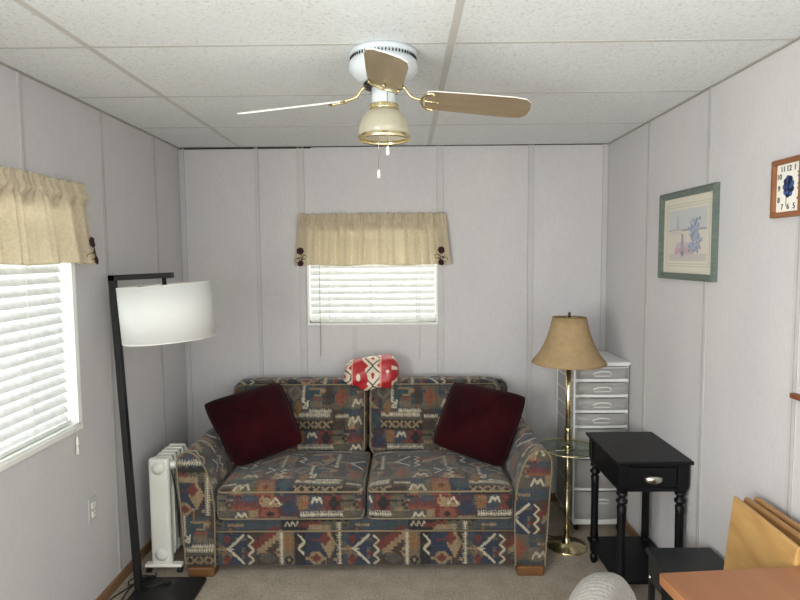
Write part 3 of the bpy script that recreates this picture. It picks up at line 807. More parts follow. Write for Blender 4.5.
# ------------------------------------------------------------------ black floor lamp with drum shade
def floorlamp():
    px, py = -1.309, 2.725
    t = thing('floor_lamp', 'black metal floor lamp with white drum shade by left wall', 'lamp', (px, py, 0))
    MB().box(-.03, .285, -.165, .128, 0, .022).build('base_plate', M['black'], t, .003)
    th = math.radians(-2.35)
    Rm = Matrix.Rotation(th, 4, 'Y')
    o = MB().box(-.015, .015, -.015, .015, .018, 1.566).build('pole', M['black'], t, .0015); o.matrix_local = Rm
    o = MB().box(-.015, .285, -.015, .015, 1.540, 1.566).build('arm', M['black'], t, .0015); o.matrix_local = Rm
    Rs = Rm @ Matrix.Translation((.242, 0, 1.54)) @ Matrix.Rotation(math.radians(-1.4), 4, 'Y')
    o = MB().tube([(0, 0, .0), (0, 0, -.03)], .010, 12).tube([(0, 0, -.03), (0, 0, -.11)], .018, 14).build('lamp_socket', M['black'], t); o.matrix_local = Rs
    o = MB().lathe([(.010, -.11), (.016, -.125), (.030, -.16), (.028, -.185), (.012, -.20), (.002, -.203)], k=18).build('bulb', M['bulb'], t); o.matrix_local = Rs
    b = MB()
    n = 64; r, z0, z1 = .206, -.286, -.030
    b.lathe([(r, z0), (r, z1)], k=n, cap=False)
    o = b.build('lamp_shade', M['shadew'], t, solid=.0018); o.matrix_local = Rs
    for z in (z0, z1): MB().tube([(r * math.cos(a), r * math.sin(a), z) for a in np.linspace(0, 2 * PI, 49)[:-1]], .0022, 6, True).build('shade_rim', M['cordw'], o)
    b = MB()
    for k in range(3):
        a = k * 2 * PI / 3 + .5; b.tube([(0, 0, -.035), (r * math.cos(a), r * math.sin(a), z1 - .002)], .0018, 5)
    b.build('shade_spider', M['black'], o)
    b = MB(); b.tube([(-.0, .016, .018), (-.03, .05, .006), (-.07, .10, .006), (-.055, .17, .006), (.0, .16, .006), (.03, .10, .027), (-.01, .05, .027), (-.05, .0, .006), (-.09, -.05, .006), (-.10, .02, .006), (-.04, .09, .027)][:5], .003, 6)
    b.build('power_cord', M['dark'], t)
floorlamp()
def bez(pts, n=12):
    P = [Vector(p) for p in pts]; out = []
    for i in range(len(P) - 1):
        p0, p1, p2, p3 = P[max(i - 1, 0)], P[i], P[i + 1], P[min(i + 2, len(P) - 1)]
        for k in range(n):
            t = k / n; out.append(.5 * ((2 * p1) + (p2 - p0) * t + (2 * p0 - 5 * p1 + 4 * p2 - p3) * t * t + (3 * p1 - p0 - 3 * p2 + p3) * t ** 3))
    return out + [P[-1]]
t = thing('extension_cord', 'coiled black cord lying on the lamp base and carpet by left wall', 'cord', (-1.33, 2.78, 0))
z = .005
o = bez([(.12, .012, .034), (.05, -.03, .030), (-.005, .012, .031), (-.06, .02, z + .002), (-.085, .06, z), (-.06, .10, z), (-.005, .075, z + .004), (-.03, .02, .02), (-.075, -.03, z), (-.105, -.12, z), (-.08, -.17, z), (-.045, -.12, z), (-.042, -.02, .016), (.0, .06, .028), (.03, .10, z + .003), (.02, .14, z)])
MB().tube(o, .0036, 7).build('cord', M['dark'], t)
MB().box(.115, .145, .0, .022, .022, .038).build('plug', M['dark'], t, .004)
MB().box(.025, .048, .044, .062, .022, .040).build('plug', M['dark'], t, .004)

# outlet and its plate on the left wall -----------------------------------
t = thing('wall_outlet', 'white double electrical outlet low on the left wall', 'outlet', (XL, 2.607, .487))
MB().box(0, .006, -.035, .035, -.058, .058).build('cover_plate', M['batten'], t, .003)
for dz in (-.02, .02):
    s = MB().box(.005, .012, -.016, .016, dz - .014, dz + .014).build('socket', M['white'], t, .003)
    MB().box(.0115, .0125, -.007, -.005, dz - .005, dz + .006).box(.0115, .0125, .005, .007, dz - .005, dz + .006).build('slots', M['dark'], s)

# ------------------------------------------------------------------ ceiling fan
def fan():
    t = thing('ceiling_fan', 'white and brass ceiling fan with four oak-look blades', 'ceiling fan', (-.070, 2.09, H))
    w = M['fanwhite']
    MB().lathe([(.105, 0), (.116, -.003), (.117, -.018), (.112, -.021)], k=48).build('canopy', w, t)
    b = MB()
    for k in range(60):
        a = 2 * PI * k / 60; b.box(-.0018, .0018, -.004, .0, -.0045, .0045)
        m = Matrix.Rotation(a, 3, 'Z')
        for i in range(8):
            v = Vector(b.v[-8 + i]); b.v[-8 + i] = tuple(m @ Vector((v.x, v.y - .1125, v.z - .028)))
    g = b.build('vent_slots', M['dark'], t)
    MB().lathe([(.108, -.018), (.112, -.022), (.112, -.034), (.118, -.038), (.121, -.052), (.119, -.068), (.104, -.088), (.082, -.103), (.064, -.109)], k=48).build('motor_housing', w, t)
    MB().lathe([(.066, -.106), (.070, -.109), (.070, -.122), (.050, -.124)], k=36).build('flywheel', M['dark'], t)
    MB().lathe([(.035, -.120), (.0425, -.124), (.0425, -.178), (.038, -.181)], k=32).build('switch_housing', w, t)
    MB().lathe([(.040, -.178), (.050, -.181), (.046, -.186), (.051, -.191), (.049, -.199), (.042, -.201)], k=40).build('brass_fitter', M['brass'], t)
    b = MB()
    for k in range(18):
        a = 2 * PI * k / 18; b.disc((.0485 * math.cos(a), .0485 * math.sin(a), -.186), (math.cos(a), math.sin(a), 0), .003, .003, 6)
    b.build('fitter_beads', M['brass'], t)
    for k in range(3):
        a = k * 2 * PI / 3 - 1.55; b = MB(); b.tube([(.038 * math.cos(a), .038 * math.sin(a), -.135), (.052 * math.cos(a), .052 * math.sin(a), -.135)], .0045, 8); b.build('thumb_screw', M['dark'], t)
    s = MB().lathe([(.046, -.199), (.062, -.210), (.077, -.232), (.086, -.262), (.089, -.296)], k=48, cap=False).build('glass_shade', M['frost'], t, solid=.003)
    MB().lathe([(.0895, -.286), (.0925, -.290), (.0925, -.301), (.0895, -.304), (.086, -.301), (.0865, -.290), (.0895, -.286)], k=48, cap=False).build('brass_rim', M['brass'], s)
    MB().lathe([(.012, -.20), (.014, -.215), (.030, -.245), (.026, -.270), (.010, -.283), (.001, -.285)], k=20).build('light_bulb', M['bulb'], t)
    for (x, y, z0, zt) in ((.014, -.046, -.150, -.362), (-.022, .046, -.160, -.428)):
        c = MB().tube([(x, y, z0), (x, y, zt + .03)], .0011, 5).build('pull_chain', M['nickel'], t)
        MB().lathe([(.002, zt + .032), (.0055, zt + .026), (.0065, zt + .005), (.004, zt), (.001, zt)], (x, y, 0), 12).build('chain_pull', M['white'], c)
    Hb = -.150; pitch_ = math.radians(-17)
    for a, dr in ((-87, 3.0), (0, 5.6), (91, 4.5), (180, 6.0)):
        R = Matrix.Rotation(math.radians(a), 4, 'Z'); droop = Matrix.Rotation(math.radians(dr), 4, 'Y')
        TW = Matrix.Translation((.0, 0, Hb)) @ droop @ Matrix.Rotation(pitch_, 4, 'X')
        # in local frame the blade runs along +x ; iron then board
        b = MB()
        b.tube(bez([(.055, 0, -.116), (.074, 0, -.124), (.096, 0, Hb - .002), (.120, 0, Hb - .012), (.137, 0, Hb - .014)], 5), .0055, 8)
        b2 = [(.132, .0, 0), (.140, .030, 0), (.152, .046, 0), (.175, .050, 0)]
        for sg in (1, -1):
            pth = [TW @ Vector((x, y * sg, -.006)) for x, y, z in b2]; b.tube(bez(pth, 5), .0048, 8)
        pth = [TW @ Vector((x, 0, -.006)) for x in (.13, .16, .19)]; b.tube(pth, .004, 8)
        for p in ((.175, .048), (.175, -.048), (.190, 0)):
            q = TW @ Vector((p[0], p[1], -.008)); b.disc(q, (0, 0, -1), .007, .004, 12)
        b.build('blade_iron', M['brass'], t).matrix_local = R
        out = [(.150, -.050), (.168, -.056), (.30, -.061), (.45, -.064), (.490, -.058), (.510, -.038), (.515, 0), (.510, .038), (.490, .058), (.45, .064), (.30, .061), (.168, .056), (.150, .050), (.143, 0)]
        b = MB(); n = len(out); vs = [TW @ Vector((x, y, -.002)) for x, y in out] + [TW @ Vector((x, y, .002)) for x, y in out]
        b.add(vs, [tuple(range(n))[::-1]], 0); b.f.append(list(range(n, 2 * n))); b.mi.append(1); b.sm.append(False)
        for i in range(n): b.f.append([i, (i + 1) % n, n + (i + 1) % n, n + i]); b.mi.append(1); b.sm.append(False)
        b.build('fan_blade', [M['blade'], M['white']], t).matrix_local = R
fan()

# ------------------------------------------------------------------ brass floor lamp with a glass tray
def brasslamp():
    t = thing('floor_lamp', 'brass floor lamp with tan bell shade and round glass tray', 'lamp', (.900, 3.19, 0)); B = M['brass']
    MB().lathe([(.108, 0), (.112, .006), (.108, .012), (.09, .014), (.086, .020), (.03, .024), (.022, .03), (.016, .05), (.013, .055)], k=48).build('base', B, t)
    MB().tube([(0, 0, .05), (0, 0, .33)], .013, 16).build('pole', B, t)
    MB().tube([(0, 0, .32), (0, 0, .56)], .011, 16).build('pole', B, t)
    MB().tube([(0, 0, .58), (0, 0, 1.06)], .0145, 16).build('pole', B, t)
    MB().lathe([(.011, .320), (.016, .324), (.016, .332), (.011, .336)], k=20).build('collar', B, t)
    MB().lathe([(.010, .545), (.019, .55), (.021, .562), (.014, .57), (.030, .576), (.012, .586), (.017, .60), (.021, .63), (.014, .66), (.018, .675), (.012, .69)], k=24).build('tray_collar', B, t)
    tr = MB().lathe([(.014, .568), (.158, .568), (.158, .574), (.014, .574), (.014, .568)], k=64, cap=False).build('glass_tray', M['traygl'], t)
    MB().tube([(.159 * math.cos(a), .159 * math.sin(a), .571) for a in np.linspace(0, 2 * PI, 65)[:-1]], .0042, 8, True).build('tray_rim', B, tr)
    b = MB(); b.tube([(-.150, -.02, .560), (0, -.012, .560), (.150, -.02, .560)], .0045, 8); b.tube([(0, .15, .560), (0, 0, .560)], .0045, 8); b.build('tray_bracket', B, t)
    s = MB().lathe([(.198, 1.050), (.194, 1.062), (.168, 1.092), (.140, 1.140), (.117, 1.195), (.101, 1.250), (.090, 1.300)], k=56, cap=False).build('lamp_shade', M['shadet'], t, solid=.0018)
    for rr, zz in ((.198, 1.050), (.090, 1.300)): MB().tube([(rr * math.cos(a), rr * math.sin(a), zz) for a in np.linspace(0, 2 * PI, 57)[:-1]], .003, 6, True).build('shade_trim', M['shadet'], s)
    b = MB()
    for k in range(3):
        a = k * 2 * PI / 3; b.tube([(0, 0, 1.302), (.090 * math.cos(a), .090 * math.sin(a), 1.298)], .0018, 5)
    for sg in (1, -1): b.tube(bez([(sg * .012, 0, 1.07), (sg * .05, 0, 1.13), (sg * .045, 0, 1.22), (0, 0, 1.302)], 6), .0018, 5)
    b.build('shade_harp', B, s)
    MB().lathe([(.010, 1.06), (.018, 1.065), (.018, 1.11), (.012, 1.115)], k=18).build('lamp_socket', B, t)
    MB().lathe([(.012, 1.11), (.030, 1.15), (.029, 1.18), (.012, 1.205), (.001, 1.208)], k=18).build('bulb', M['bulb'], t)
    MB().lathe([(.004, 1.300), (.009, 1.306), (.006, 1.314), (.009, 1.322), (.002, 1.332)], k=14).build('finial', mat('finial_bronze', (70, 50, 30), .4, .7), t)
    MB().tube(bez([(-.02, .09, .010), (-.07, .12, .004), (-.13, .16, .004), (-.10, .25, .004), (-.16, .34, .004), (-.12, .45, .004)], 8), .003, 6).build('power_cord', M['dark'], t)
brasslamp()

# ------------------------------------------------------------------ plastic drawer tower
def tower():
    x0, x1, y0, y1 = .982, 1.304, 3.365, 3.765
    t = thing('drawer_tower', 'white plastic seven-drawer storage tower in the right back corner', 'storage drawers', ((x0 + x1) / 2, (y0 + y1) / 2, 0))
    hx, hy = (x1 - x0) / 2, (y1 - y0) / 2
    zs = [.065, .255, .445, .630, .722, .814, .906, .998]
    b = MB()
    b.box(-hx + .012, hx - .012, -hy + .02, hy, .035, .06)
    for z in zs: b.box(-hx + .004, hx - .004, -hy + .006, hy, z - .006, z + .004)
    for sx in (-1, 1):
        for y in (-hy + .008, hy - .02):
            b.box(sx * (hx - .002) - (.010 if sx > 0 else 0), sx * (hx - .002) + (0 if sx > 0 else .010), y, y + .016, .05, 1.0)
    b.build('frame', M['plasticw'], t, .003)
    b = MB()
    for sx in (-1, 1): b.box(sx * (hx - .006) - .0015, sx * (hx - .006) + .0015, -hy + .02, hy - .02, .06, 1.0)
    b.build('side_panels', M['plasticc'], t)
    MB().box(-hx - .003, hx + .003, -hy - .004, hy, 1.0, 1.018).build('top_panel', M['plasticw'], t, .005)
    for sx in (-1, 1):
        for sy in (-1, 1): MB().disc((sx * (hx - .035), sy * (hy - .04), 0), (0, 0, 1), .014, .036, 14).build('foot', M['plasticw'] if sy > 0 else M['dark'], t)
    for i in range(7):
        za, zb = zs[i] + .005, zs[i + 1] - .006; n = 14
        b = MB()
        def front(u, v, dy=0):
            x = (-hx + .010) + u * (2 * hx - .020); return (x, -hy - .012 * (1 - (2 * u - 1) ** 2) + dy, za + v * (zb - za))
        b.grid(lambda u, v: front(u, v), n, 2)
        b.box(-hx + .012, hx - .012, -hy + .006, hy - .02, za, za + .003).box(-hx + .012, -hx + .014, -hy + .006, hy - .02, za, zb - .01).box(hx - .014, hx - .012, -hy + .006, hy - .02, za, zb - .01)
        d = b.build('drawer', M['plasticc'], t, solid=.002)
        b = MB()
        for z_, h_ in ((zb - .002, .007), (za - .001, .012)):
            pts = [front(k / n, 0) for k in range(n + 1)]
            loop = [(p[0], p[1] - .006, z_) for p in pts] + [(p[0], p[1] + .005, z_) for p in pts[::-1]]
            if h_ > .01 or i == 6: b.prism(loop, (0, 0, h_ if h_ > .01 else -.004))
        b.build('drawer_lip', M['plasticw'], d)
        zc = zb - .028 if i > 2 else zb - .045
        b = MB(); b.tube(bez([(-.052, -hy - .010, zc - .012), (-.040, -hy - .022, zc - .002), (-.02, -hy - .026, zc + .004), (.02, -hy - .026, zc + .004), (.040, -hy - .022, zc - .002), (.052, -hy - .010, zc - .012)], 5), .0042, 8)
        b.box(-.048, .048, -hy - .0165, -hy - .0125, zc - .026, zc - .022)
        b.build('handle', M['plasticw'], d)
        if i in (3, 4, 5, 6, 1, 0):     # tinted things seen dimly inside, part of the filled drawer
            r = random.Random(i); b = MB()
            for k in range(4):
                x = -.10 + k * .055; b.box(x, x + r.uniform(.03, .05), -hy + .03 + r.uniform(0, .02), hy - .08, za + .005, za + .005 + (zb - za) * r.uniform(.35, .7))
            b.build('drawer_contents', mat('contents_%d' % i, [(150, 140, 128), (136, 130, 124), 0, (140, 140, 146), (184, 160, 140), (196, 168, 160), (150, 146, 142)][i] or (150, 150, 150), .8, var=.3, vs=40), d)
tower()

# ------------------------------------------------------------------ black end table with turned legs
def endtable():
    x0, x1, y0, y1, zt = .957, 1.3105, 2.600, 3.062, .700
    cx, cy = (x0 + x1) / 2, (y0 + y1) / 2
    t = thing('end_table', 'black end table with turned legs, one drawer and lower shelf', 'table', (cx, cy, 0)); K = M['blackpaint']
    hx, hy = (x1 - x0) / 2, (y1 - y0) / 2
    MB().box(-hx, hx, -hy, hy, zt - .018, zt).build('tabletop', K, t, .006, 3)
    ax, ay = hx - .020, hy - .020
    b = MB(); za = zt - .150
    b.box(-ax + .003, -ax + .016, -ay, ay, za, zt - .018).box(ax - .016, ax - .003, -ay, ay, za, zt - .018).box(-ax, ax, ay - .016, ay - .003, za, zt - .018)
    b.box(-ax, ax, -ay + .004, -ay + .016, za, za + .018).box(-ax, ax, -ay + .004, -ay + .016, zt - .034, zt - .018)
    b.build('apron', K, t, .002)
    d = MB().box(-ax + .05, ax - .05, -ay - .002, -ay + .30, za + .022, zt - .036).build('drawer', K, t, .003)
    c0 = Vector((0, -ay - .002, zt - .088)); b = MB()
    b.grid(lambda u, v: (c0.x - .042 * math.cos(PI * u) , c0.y - .024 * math.sin(PI * u) * math.sin(PI * v) ** .8, c0.z - .021 * math.sin(PI * u) ** .8 * math.cos(PI * v)), 22, 14)
    b.build('cup_pull', M['nickel'], d)
    MB().box(-ax - .008, ax + .008, -ay - .008, ay + .008, .112, .130).build('lower_shelf', K, t, .004)
    prof = [(.010, 0), (.016, .006), (.021, .028), (.018, .045), (.011, .055), (.019, .062), (.022, .075), (.022, .110), (.022, .135), (.018, .143), (.022, .150), (.0195, .17), (.0185, .32), (.020, .44), (.0215, .475), (.014, .487), (.026, .495), (.027, .505), (.016, .516), (.013, .522), (.024, .530), (.026, .538), (.020, .546), (.02, .556)]
    for sx in (-1, 1):
        for sy in (-1, 1):
            x, y = sx * (ax - .022), sy * (ay - .022)
            lg = MB().lathe([(r, z) for r, z in prof if z < .55], (x, y, 0), 24)
            lg.prism([(x - .026, y - .026, .575), (x - .026 + .0, y + .026, .575), (x + .026, y + .026, .575), (x + .026, y - .026, .575)], (0, 0, zt - .018 - .575))
            vs = [(x + a * s_, y + b_ * s_, z) for s_, z in ((.018, .545), (.026, .575)) for a, b_ in ((-1, -1), (-1, 1), (1, 1), (1, -1))]
            lg.add(vs, [(i, (i + 1) % 4, 4 + (i + 1) % 4, 4 + i) for i in range(4)] + [(3, 2, 1, 0)], 0)
            lg.build('leg', K, t)
endtable()

# low black side table -------------------------------------------------------
def lowtable():
    x0, x1, y0, y1, zt = 1.012, 1.286, 2.085, 2.402, .400
    t = thing('side_table', 'low plain black side table between end table and wooden desk', 'table', ((x0 + x1) / 2, (y0 + y1) / 2, 0)); K = M['blackbox']
    hx, hy = (x1 - x0) / 2, (y1 - y0) / 2
    MB().box(-hx, hx, -hy, hy, zt - .020, zt).build('tabletop', K, t, .003)
    MB().box(-hx + .010, hx - .010, -hy + .012, hy - .010, zt - .130, zt - .020).build('drawer_box', K, t, .002)
    for sx in (-1, 1):
        for sy in (-1, 1):
            x, y = sx * (hx - .022), sy * (hy - .022)
            l = MB().box(x - .011, x + .011, y - .011, y + .011, .012, zt - .125).build('leg', M['black'], t, .002)
            MB().lathe([(.013, 0), (.014, .012), (.008, .014)], (x, y, 0), 14).build('glide', M['nickel'], l)
    MB().lathe([(.004, 0), (.009, .004), (.009, .010), (.003, .013)], k=14).build('knob', M['nickel'], t).matrix_local = Matrix.Translation((-hx + .010, hy - .045, zt - .105)) @ Matrix.Rotation(-PI / 2, 4, 'Y')
lowtable()

# ------------------------------------------------------------------ desk
def desk():
    t = thing('desk', 'orange-brown wood desk with black metal frame at lower right', 'desk', (.716, 1.600, 0), math.radians(4.7))
    L, W = .50, 1.05
    b = MB().box(0, L, -W, 0, .706, .740)
    b.build('desktop', M['desk'], t, .004)
    b = MB().box(-.0012, .0, -W + .004, -.004, .708, .738).build('edge_band', M['deskedge'], t)
    b = MB(); z0, z1 = .675, .706
    b.box(.004, L - .004, -.034, -.006, z0, z1).box(.004, L - .004, -W + .006, -W + .034, z0, z1).box(.004, .032, -W + .006, -.006, z0, z1).box(L - .032, L - .004, -W + .006, -.006, z0, z1)
    b.build('frame', M['black'], t)
    for x in (.004, L - .032):
        for y in (-.034, -W + .006):
            MB().box(x, x + .028, y, y + .028, 0, z0).build('leg', M['black'], t, .001)
desk()

# ------------------------------------------------------------------ chair with grey knitted cloth
def chair():
    t = thing('desk_chair', 'chair with rounded back in pale grey ribbed cloth beside the desk', 'chair', (.575, 1.20, 0))
    # back: curved pad, normal along +x, rounded top
    V, Q, q, dom = lattice(.095, .42, .50, .046, .011)
    V = V.copy(); yn = q[:, 1] / .21
    V[:, 2] += -(.13 * np.clip((.55 - yn) / 1.55, 0, 1) ** 1.4 + .05 * np.clip((yn - .2) / .8, 0, 1) ** 2) * (V[:, 2] > 0)
    V[:, 0] += .06 * (np.abs(yn) ** 2) - .10 * (V[:, 2] + .22) * .35 + .0 
    V[:, 0] += .004 * np.sin(V[:, 2] * 60)
    a = math.radians(-24); x, y = V[:, 0].copy(), V[:, 1].copy()
    V[:, 0] = x * math.cos(a) - y * math.sin(a); V[:, 1] = x * math.sin(a) + y * math.cos(a)
    V += np.array([-.158, .06, .630])
    npmesh('backrest', V, Q, M['rib'], t)
    V, Q, q, dom = lattice(.44, .46, .09, .040, .015)
    V[:, 2] += .02 * (1 - (q[:, 0] / .22) ** 2) * (q[:, 2] > 0)
    V += np.array([.0, -.04, .425]); npmesh('seat', V, Q, M['rib'], t)
    for sx in (-.17, .17):
        for sy in (-.21, .13):
            MB().tube([(sx * 1.1, sy * 1.1 - (.0), 0), (sx, sy, .39)], [.012, .018], 12).build('leg', M['blackpaint'], t)
chair()

# ------------------------------------------------------------------ folded wooden tray tables leaning on the right wall
def traytable(label, xt, y1, zt, m, thick, face, first):
    t = thing('folding_tray_table', label, 'tray table', (xt - .02, y1 - .185, 0), math.radians(-3.0 if first else 0), None)
    # local: x toward the wall, y along the wall ; panel leans
    lean = math.radians(5.5)
    Rm = Matrix.Rotation(lean, 4, 'Y')
    def add(b, nm, mm, par=t, bev=.004, seg=3):
        o = b.build(nm, mm, par, bev, seg); o.matrix_local = Rm; return o
    z1 = zt / math.cos(lean)
    b = MB(); z0 = z1 - .42
    b.box(0, thick, -.185, .185, z0, z1); top = add(b, 'tray_top', m, bev=.006 if first else thick * .45, seg=4)
    b = MB()
    for y in (-.15, .15):
        o = MB().box(thick + .0005, thick + .014, y - .012, y + .012, .0, z1 - .06); add(o, 'leg', M['darkpine'], bev=.002)
    b = MB().tube([(thick + .007, -.15, .10), (thick + .007, .15, .10)], .007, 10); o = b.build('cross_bar', M['darkpine'], t); o.matrix_local = Rm
traytable('light knotty wood folding tray leaning nearest the desk by right wall', 1.085, 2.015, .790, M['pine'], .016, 1, True)
traytable('middle of three wooden folding trays, its rounded brown edge showing', 1.148, 2.040, .776, M['darkpine'], .024, 0, False)
traytable('wooden folding tray closest to the right wall behind the others', 1.202, 2.068, .766, M['darkpine'], .024, 0, False)

# ------------------------------------------------------------------ framed print
def picture():
    y0, y1, z0, z1 = 2.460, 2.992, 1.522, 1.938
    t = thing('framed_picture', 'sage green framed pastel seaside print on the right wall', 'picture', (XR, (y0 + y1) / 2, (z0 + z1) / 2))
    hy, hz = (y1 - y0) / 2, (z1 - z0) / 2; fw = .030
    b = MB()
    O = [(-hy, -hz), (hy, -hz), (hy, hz), (-hy, hz)]; I = [(-hy + fw, -hz + fw), (hy - fw, -hz + fw), (hy - fw, hz - fw), (-hy + fw, hz - fw)]; Md = [(a * .96, c * .945) for a, c in O]
    rings = [(O, 0), (O, -.020), (Md, -.026), (I, -.016), (I, -.004)]
    vs = [(x, a, c) for ring, x in rings for a, c in ring]; fs = []
    for r in range(len(rings) - 1):
        for k in range(4): fs.append((r * 4 + k, r * 4 + (k + 1) % 4, r * 4 + 4 + (k + 1) % 4, r * 4 + 4 + k))
    b.add(vs, fs); b.build('frame', M['frameg'], t)
    # print painted cell by cell: mat board, border lines, sea, sailing boat shape, blue shrub, pink flowers
    W_, H_ = 2 * (hy - fw), 2 * (hz - fw); nu, nv = 170, 120
    cc = lambda *c: np.array(lin(c))
    r2 = np.random.default_rng(3); C = np.zeros((nv + 1, nu + 1, 3))
    blobs = [(.66 + r2.normal(0, .055), .18 + .62 * r2.random() ** 1.1, r2.random()) for _ in range(110)]
    pink = [(.18 + .5 * r2.random(), .14 + .10 * r2.random()) for _ in range(60)]
    for j in range(nv + 1):
        for i in range(nu + 1):
            u, v = i / nu, j / nv
            c = cc(226, 222, 206)
            du = min(u, 1 - u) * W_; dv = min(v, 1 - v) * H_; e = min(du, dv)
            if .030 < e < .0335 or .044 < e < .0465: c = cc(196, 192, 172)
            if e > .058:
                iu = (u * W_ - .058) / (W_ - .116); iv = (v * H_ - .058) / (H_ - .116)
                c = cc(206, 208, 208) if iv > .60 else cc(222, 216, 204)
                if .585 < iv < .62: c = cc(160, 164, 172)
                if .50 < iv < .6 and abs(iu - .2) < .16: c = cc(212, 206, 200)
                if iv > .62 and abs(iu - .24) < .012 * (1.05 - iv) * 16 * .6 and iv < .92: c = cc(186, 190, 196)
                if iv < .36 and abs(iu - .40) < .28 * (1 - iv * 1.6) + .05: c = cc(206, 190, 196)
                if iv < .14: c = cc(206, 200, 196)
                for (bx, by) in pink:
                    if (iu - bx) ** 2 + (iv - by) ** 2 * .5 < .0004: c = cc(200, 172, 178)
                if abs(iu - .38) < .035 + .03 * (.4 - iv) and .12 < iv < .46: c = cc(172, 168, 182)
                if (iu - .38) ** 2 + (iv - .49) ** 2 * .5 < .0007: c = cc(168, 140, 130)
                if abs(abs(iu - .385) - .02) < .010 and .08 < iv < .18: c = cc(90, 84, 92)
                for (bx, by, s) in blobs:
                    if (iu - (bx + .04)) ** 2 + ((iv - by) * .7) ** 2 < .0007: c = cc(146, 158, 180) if s < .5 else cc(172, 180, 196)
            C[j, i] = c
    b = MB(); b.grid(lambda u, v: (-.006, -(hy - fw) * (1 - 2 * u), -(hz - fw) + v * H_), nu, nv)
    C = C[:, ::-1]
    b.build('print', M['art'], t, col=C.reshape(-1, 3))
picture()

# ------------------------------------------------------------------ wall clock
def clock():
    y0, y1, z0, z1 = 1.925, 2.088, 1.764, 1.962
    t = thing('wall_clock', 'wood framed rectangular wall clock with a blue flower on its face', 'clock', (XR, (y0 + y1) / 2, (z0 + z1) / 2))
    hy, hz = (y1 - y0) / 2, (z1 - z0) / 2; fw = .018
    b = MB(); d = -.024
    b.box(d, 0, -hy, hy, -hz, -hz + fw).box(d, 0, -hy, hy, hz - fw, hz).box(d, 0, -hy, -hy + fw, -hz + fw, hz - fw).box(d, 0, hy - fw, hy, -hz + fw, hz - fw)
    b.build('frame', M['oak'], t, .003)
    MB().box(-.012, -.002, -hy + fw, hy - fw, -hz + fw, hz - fw).build('clock_face', M['cream'], t)
    ry, rz = .050, .064
    pos = {12: (0, 1), 1: (.62, 1), 2: (1, .62), 3: (1, 0), 4: (1, -.62), 5: (.62, -1), 6: (0, -1), 7: (-.62, -1), 8: (-1, -.62), 9: (-1, 0), 10: (-1, .62), 11: (-.62, 1)}
    deps = bpy.context.evaluated_depsgraph_get()
    for k, (a, c) in pos.items():
        cu = bpy.data.curves.new('numeral', 'FONT'); cu.body = str(k); cu.size = .026; cu.align_x = 'CENTER'; cu.align_y = 'CENTER'; cu.extrude = .0006; cu.offset = .0004
        tmp = bpy.data.objects.new('numeral_tmp', cu); COL.objects.link(tmp)
        me = bpy.data.meshes.new_from_object(tmp.evaluated_get(bpy.context.evaluated_depsgraph_get()))
        bpy.data.objects.remove(tmp); me.materials.clear(); me.materials.append(M['ink'])
        # text x -> world -y (seen from the room), text y -> z, text z -> -x
        me.transform(Matrix(((0, 0, -1, 0), (-1, 0, 0, 0), (0, 1, 0, 0), (0, 0, 0, 1))))
        me.transform(Matrix.Translation((-.0128, -a * ry, c * rz)))
        o = bpy.data.objects.new('numeral', me); COL.objects.link(o); o.parent = t
    r = random.Random(4); b = MB()
    for ring, (n, rad, pr) in enumerate([(9, .022, .011), (7, .014, .009), (5, .006, .006)]):
        for k in range(n):
            a = 2 * PI * k / n + ring * .4; b.disc((-.0125 - ring * .0006, rad * .85 * math.cos(a), .004 + rad * 1.25 * math.sin(a)), (-1, 0, 0), pr, .0012, 10, (k + ring) % 2)
    b.box(-.0135, -.0125, .0088, .0108, -.062, -.02, 1)
    b.build('flower_print', [M['blue'], M['navy']], t)
    h = MB(); h.box(-.0165, -.0158, -.0012, .0012, -.004, .034); h.build('minute_hand', M['ink'], t)
    h = MB(); h.box(-.0172, -.0166, -.0014, .020, -.0015, .0015); h.build('hour_hand', M['ink'], t)
clock()

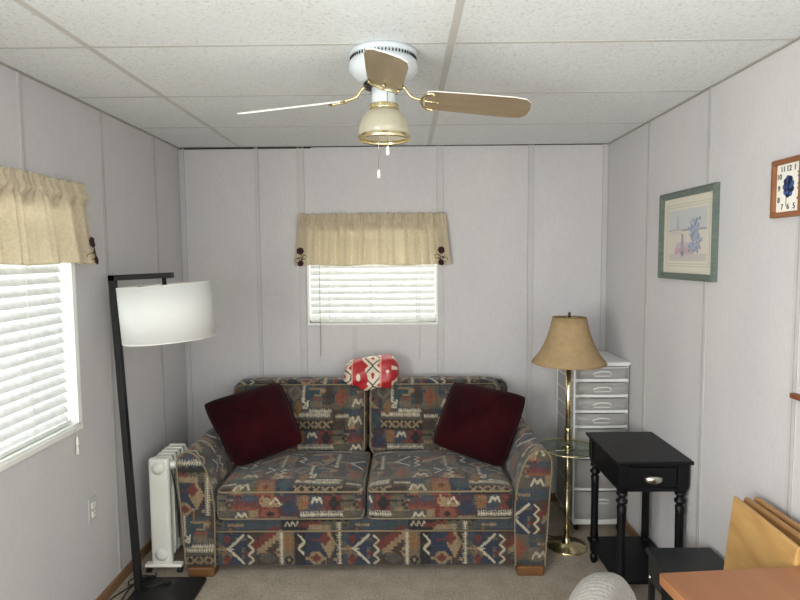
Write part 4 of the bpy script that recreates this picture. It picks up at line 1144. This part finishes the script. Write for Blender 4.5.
# shelf on the right wall at the frame's edge
t = thing('wall_shelf', 'small red-brown wooden shelf end on the right wall', 'shelf', (XR, 1.55, 1.155))
MB().box(-.020, 0, -.40, .398, 0, .018).build('shelf_board', M['shelf'], t, .003)
MB().box(-.014, 0, -.38, -.36, -.05, 0).build('bracket', M['shelf'], t)
MB().box(-.014, 0, .10, .12, -.05, 0).build('bracket', M['shelf'], t)

# ------------------------------------------------------------------ daylight: seen windows, plus unseen ones added behind the camera
w = bpy.data.worlds.new('sky'); scene.world = w; w.use_nodes = True
bg = w.node_tree.nodes['Background']; bg.inputs[0].default_value = (.86, .95, 1.0, 1); bg.inputs[1].default_value = 1.6
def area(name, loc, rot, sx, sy, e, col=(1, 1, 1)):
    l = bpy.data.lights.new(name, 'AREA'); l.shape = 'RECTANGLE'; l.size = sx; l.size_y = sy; l.energy = e; l.color = col
    o = bpy.data.objects.new(name, l); COL.objects.link(o); o.location = loc; o.rotation_euler = rot; return o
HP = PI / 2
area('added_daylight_right_rear', (XR + .02, (WR2[0] + WR2[1]) / 2, (WR2[2] + WR2[3]) / 2), (0, HP, 0), WR2[3] - WR2[2] - .04, WR2[1] - WR2[0] - .04, 44, (1, .985, .97))  # lamp in the added right window, brightens the left wall
area('added_daylight_front', ((WR[0] + WR[1]) / 2, YB - .02, (WR[2] + WR[3]) / 2), (HP, 0, 0), WR[1] - WR[0] - .04, WR[3] - WR[2] - .04, 20, (1, .98, .94))  # lamp in the added rear window
area('added_daylight_left_rear', (XL - .02, (WL2[0] + WL2[1]) / 2, (WL2[2] + WL2[3]) / 2), (0, -HP, 0), WL2[3] - WL2[2] - .04, WL2[1] - WL2[0] - .04, 150, (1, .985, .95))  # lamp in the added left window, strong to brighten the right wall
area('daylight_left', (XL - .28, (WL[0] + WL[1]) / 2, 1.42), (0, -HP, 0), 1.1, 1.0, 20, (.95, .98, 1))
area('daylight_back', ((WB[0] + WB[1]) / 2, D + .34, 1.6), (-HP, 0, 0), 1.0, .8, 18, (1, .99, .93))
scene.view_settings.view_transform = 'Standard'; scene.view_settings.look = 'None'; scene.view_settings.gamma = 1
scene.view_settings.use_curve_mapping = False; scene.view_settings.exposure = -.14
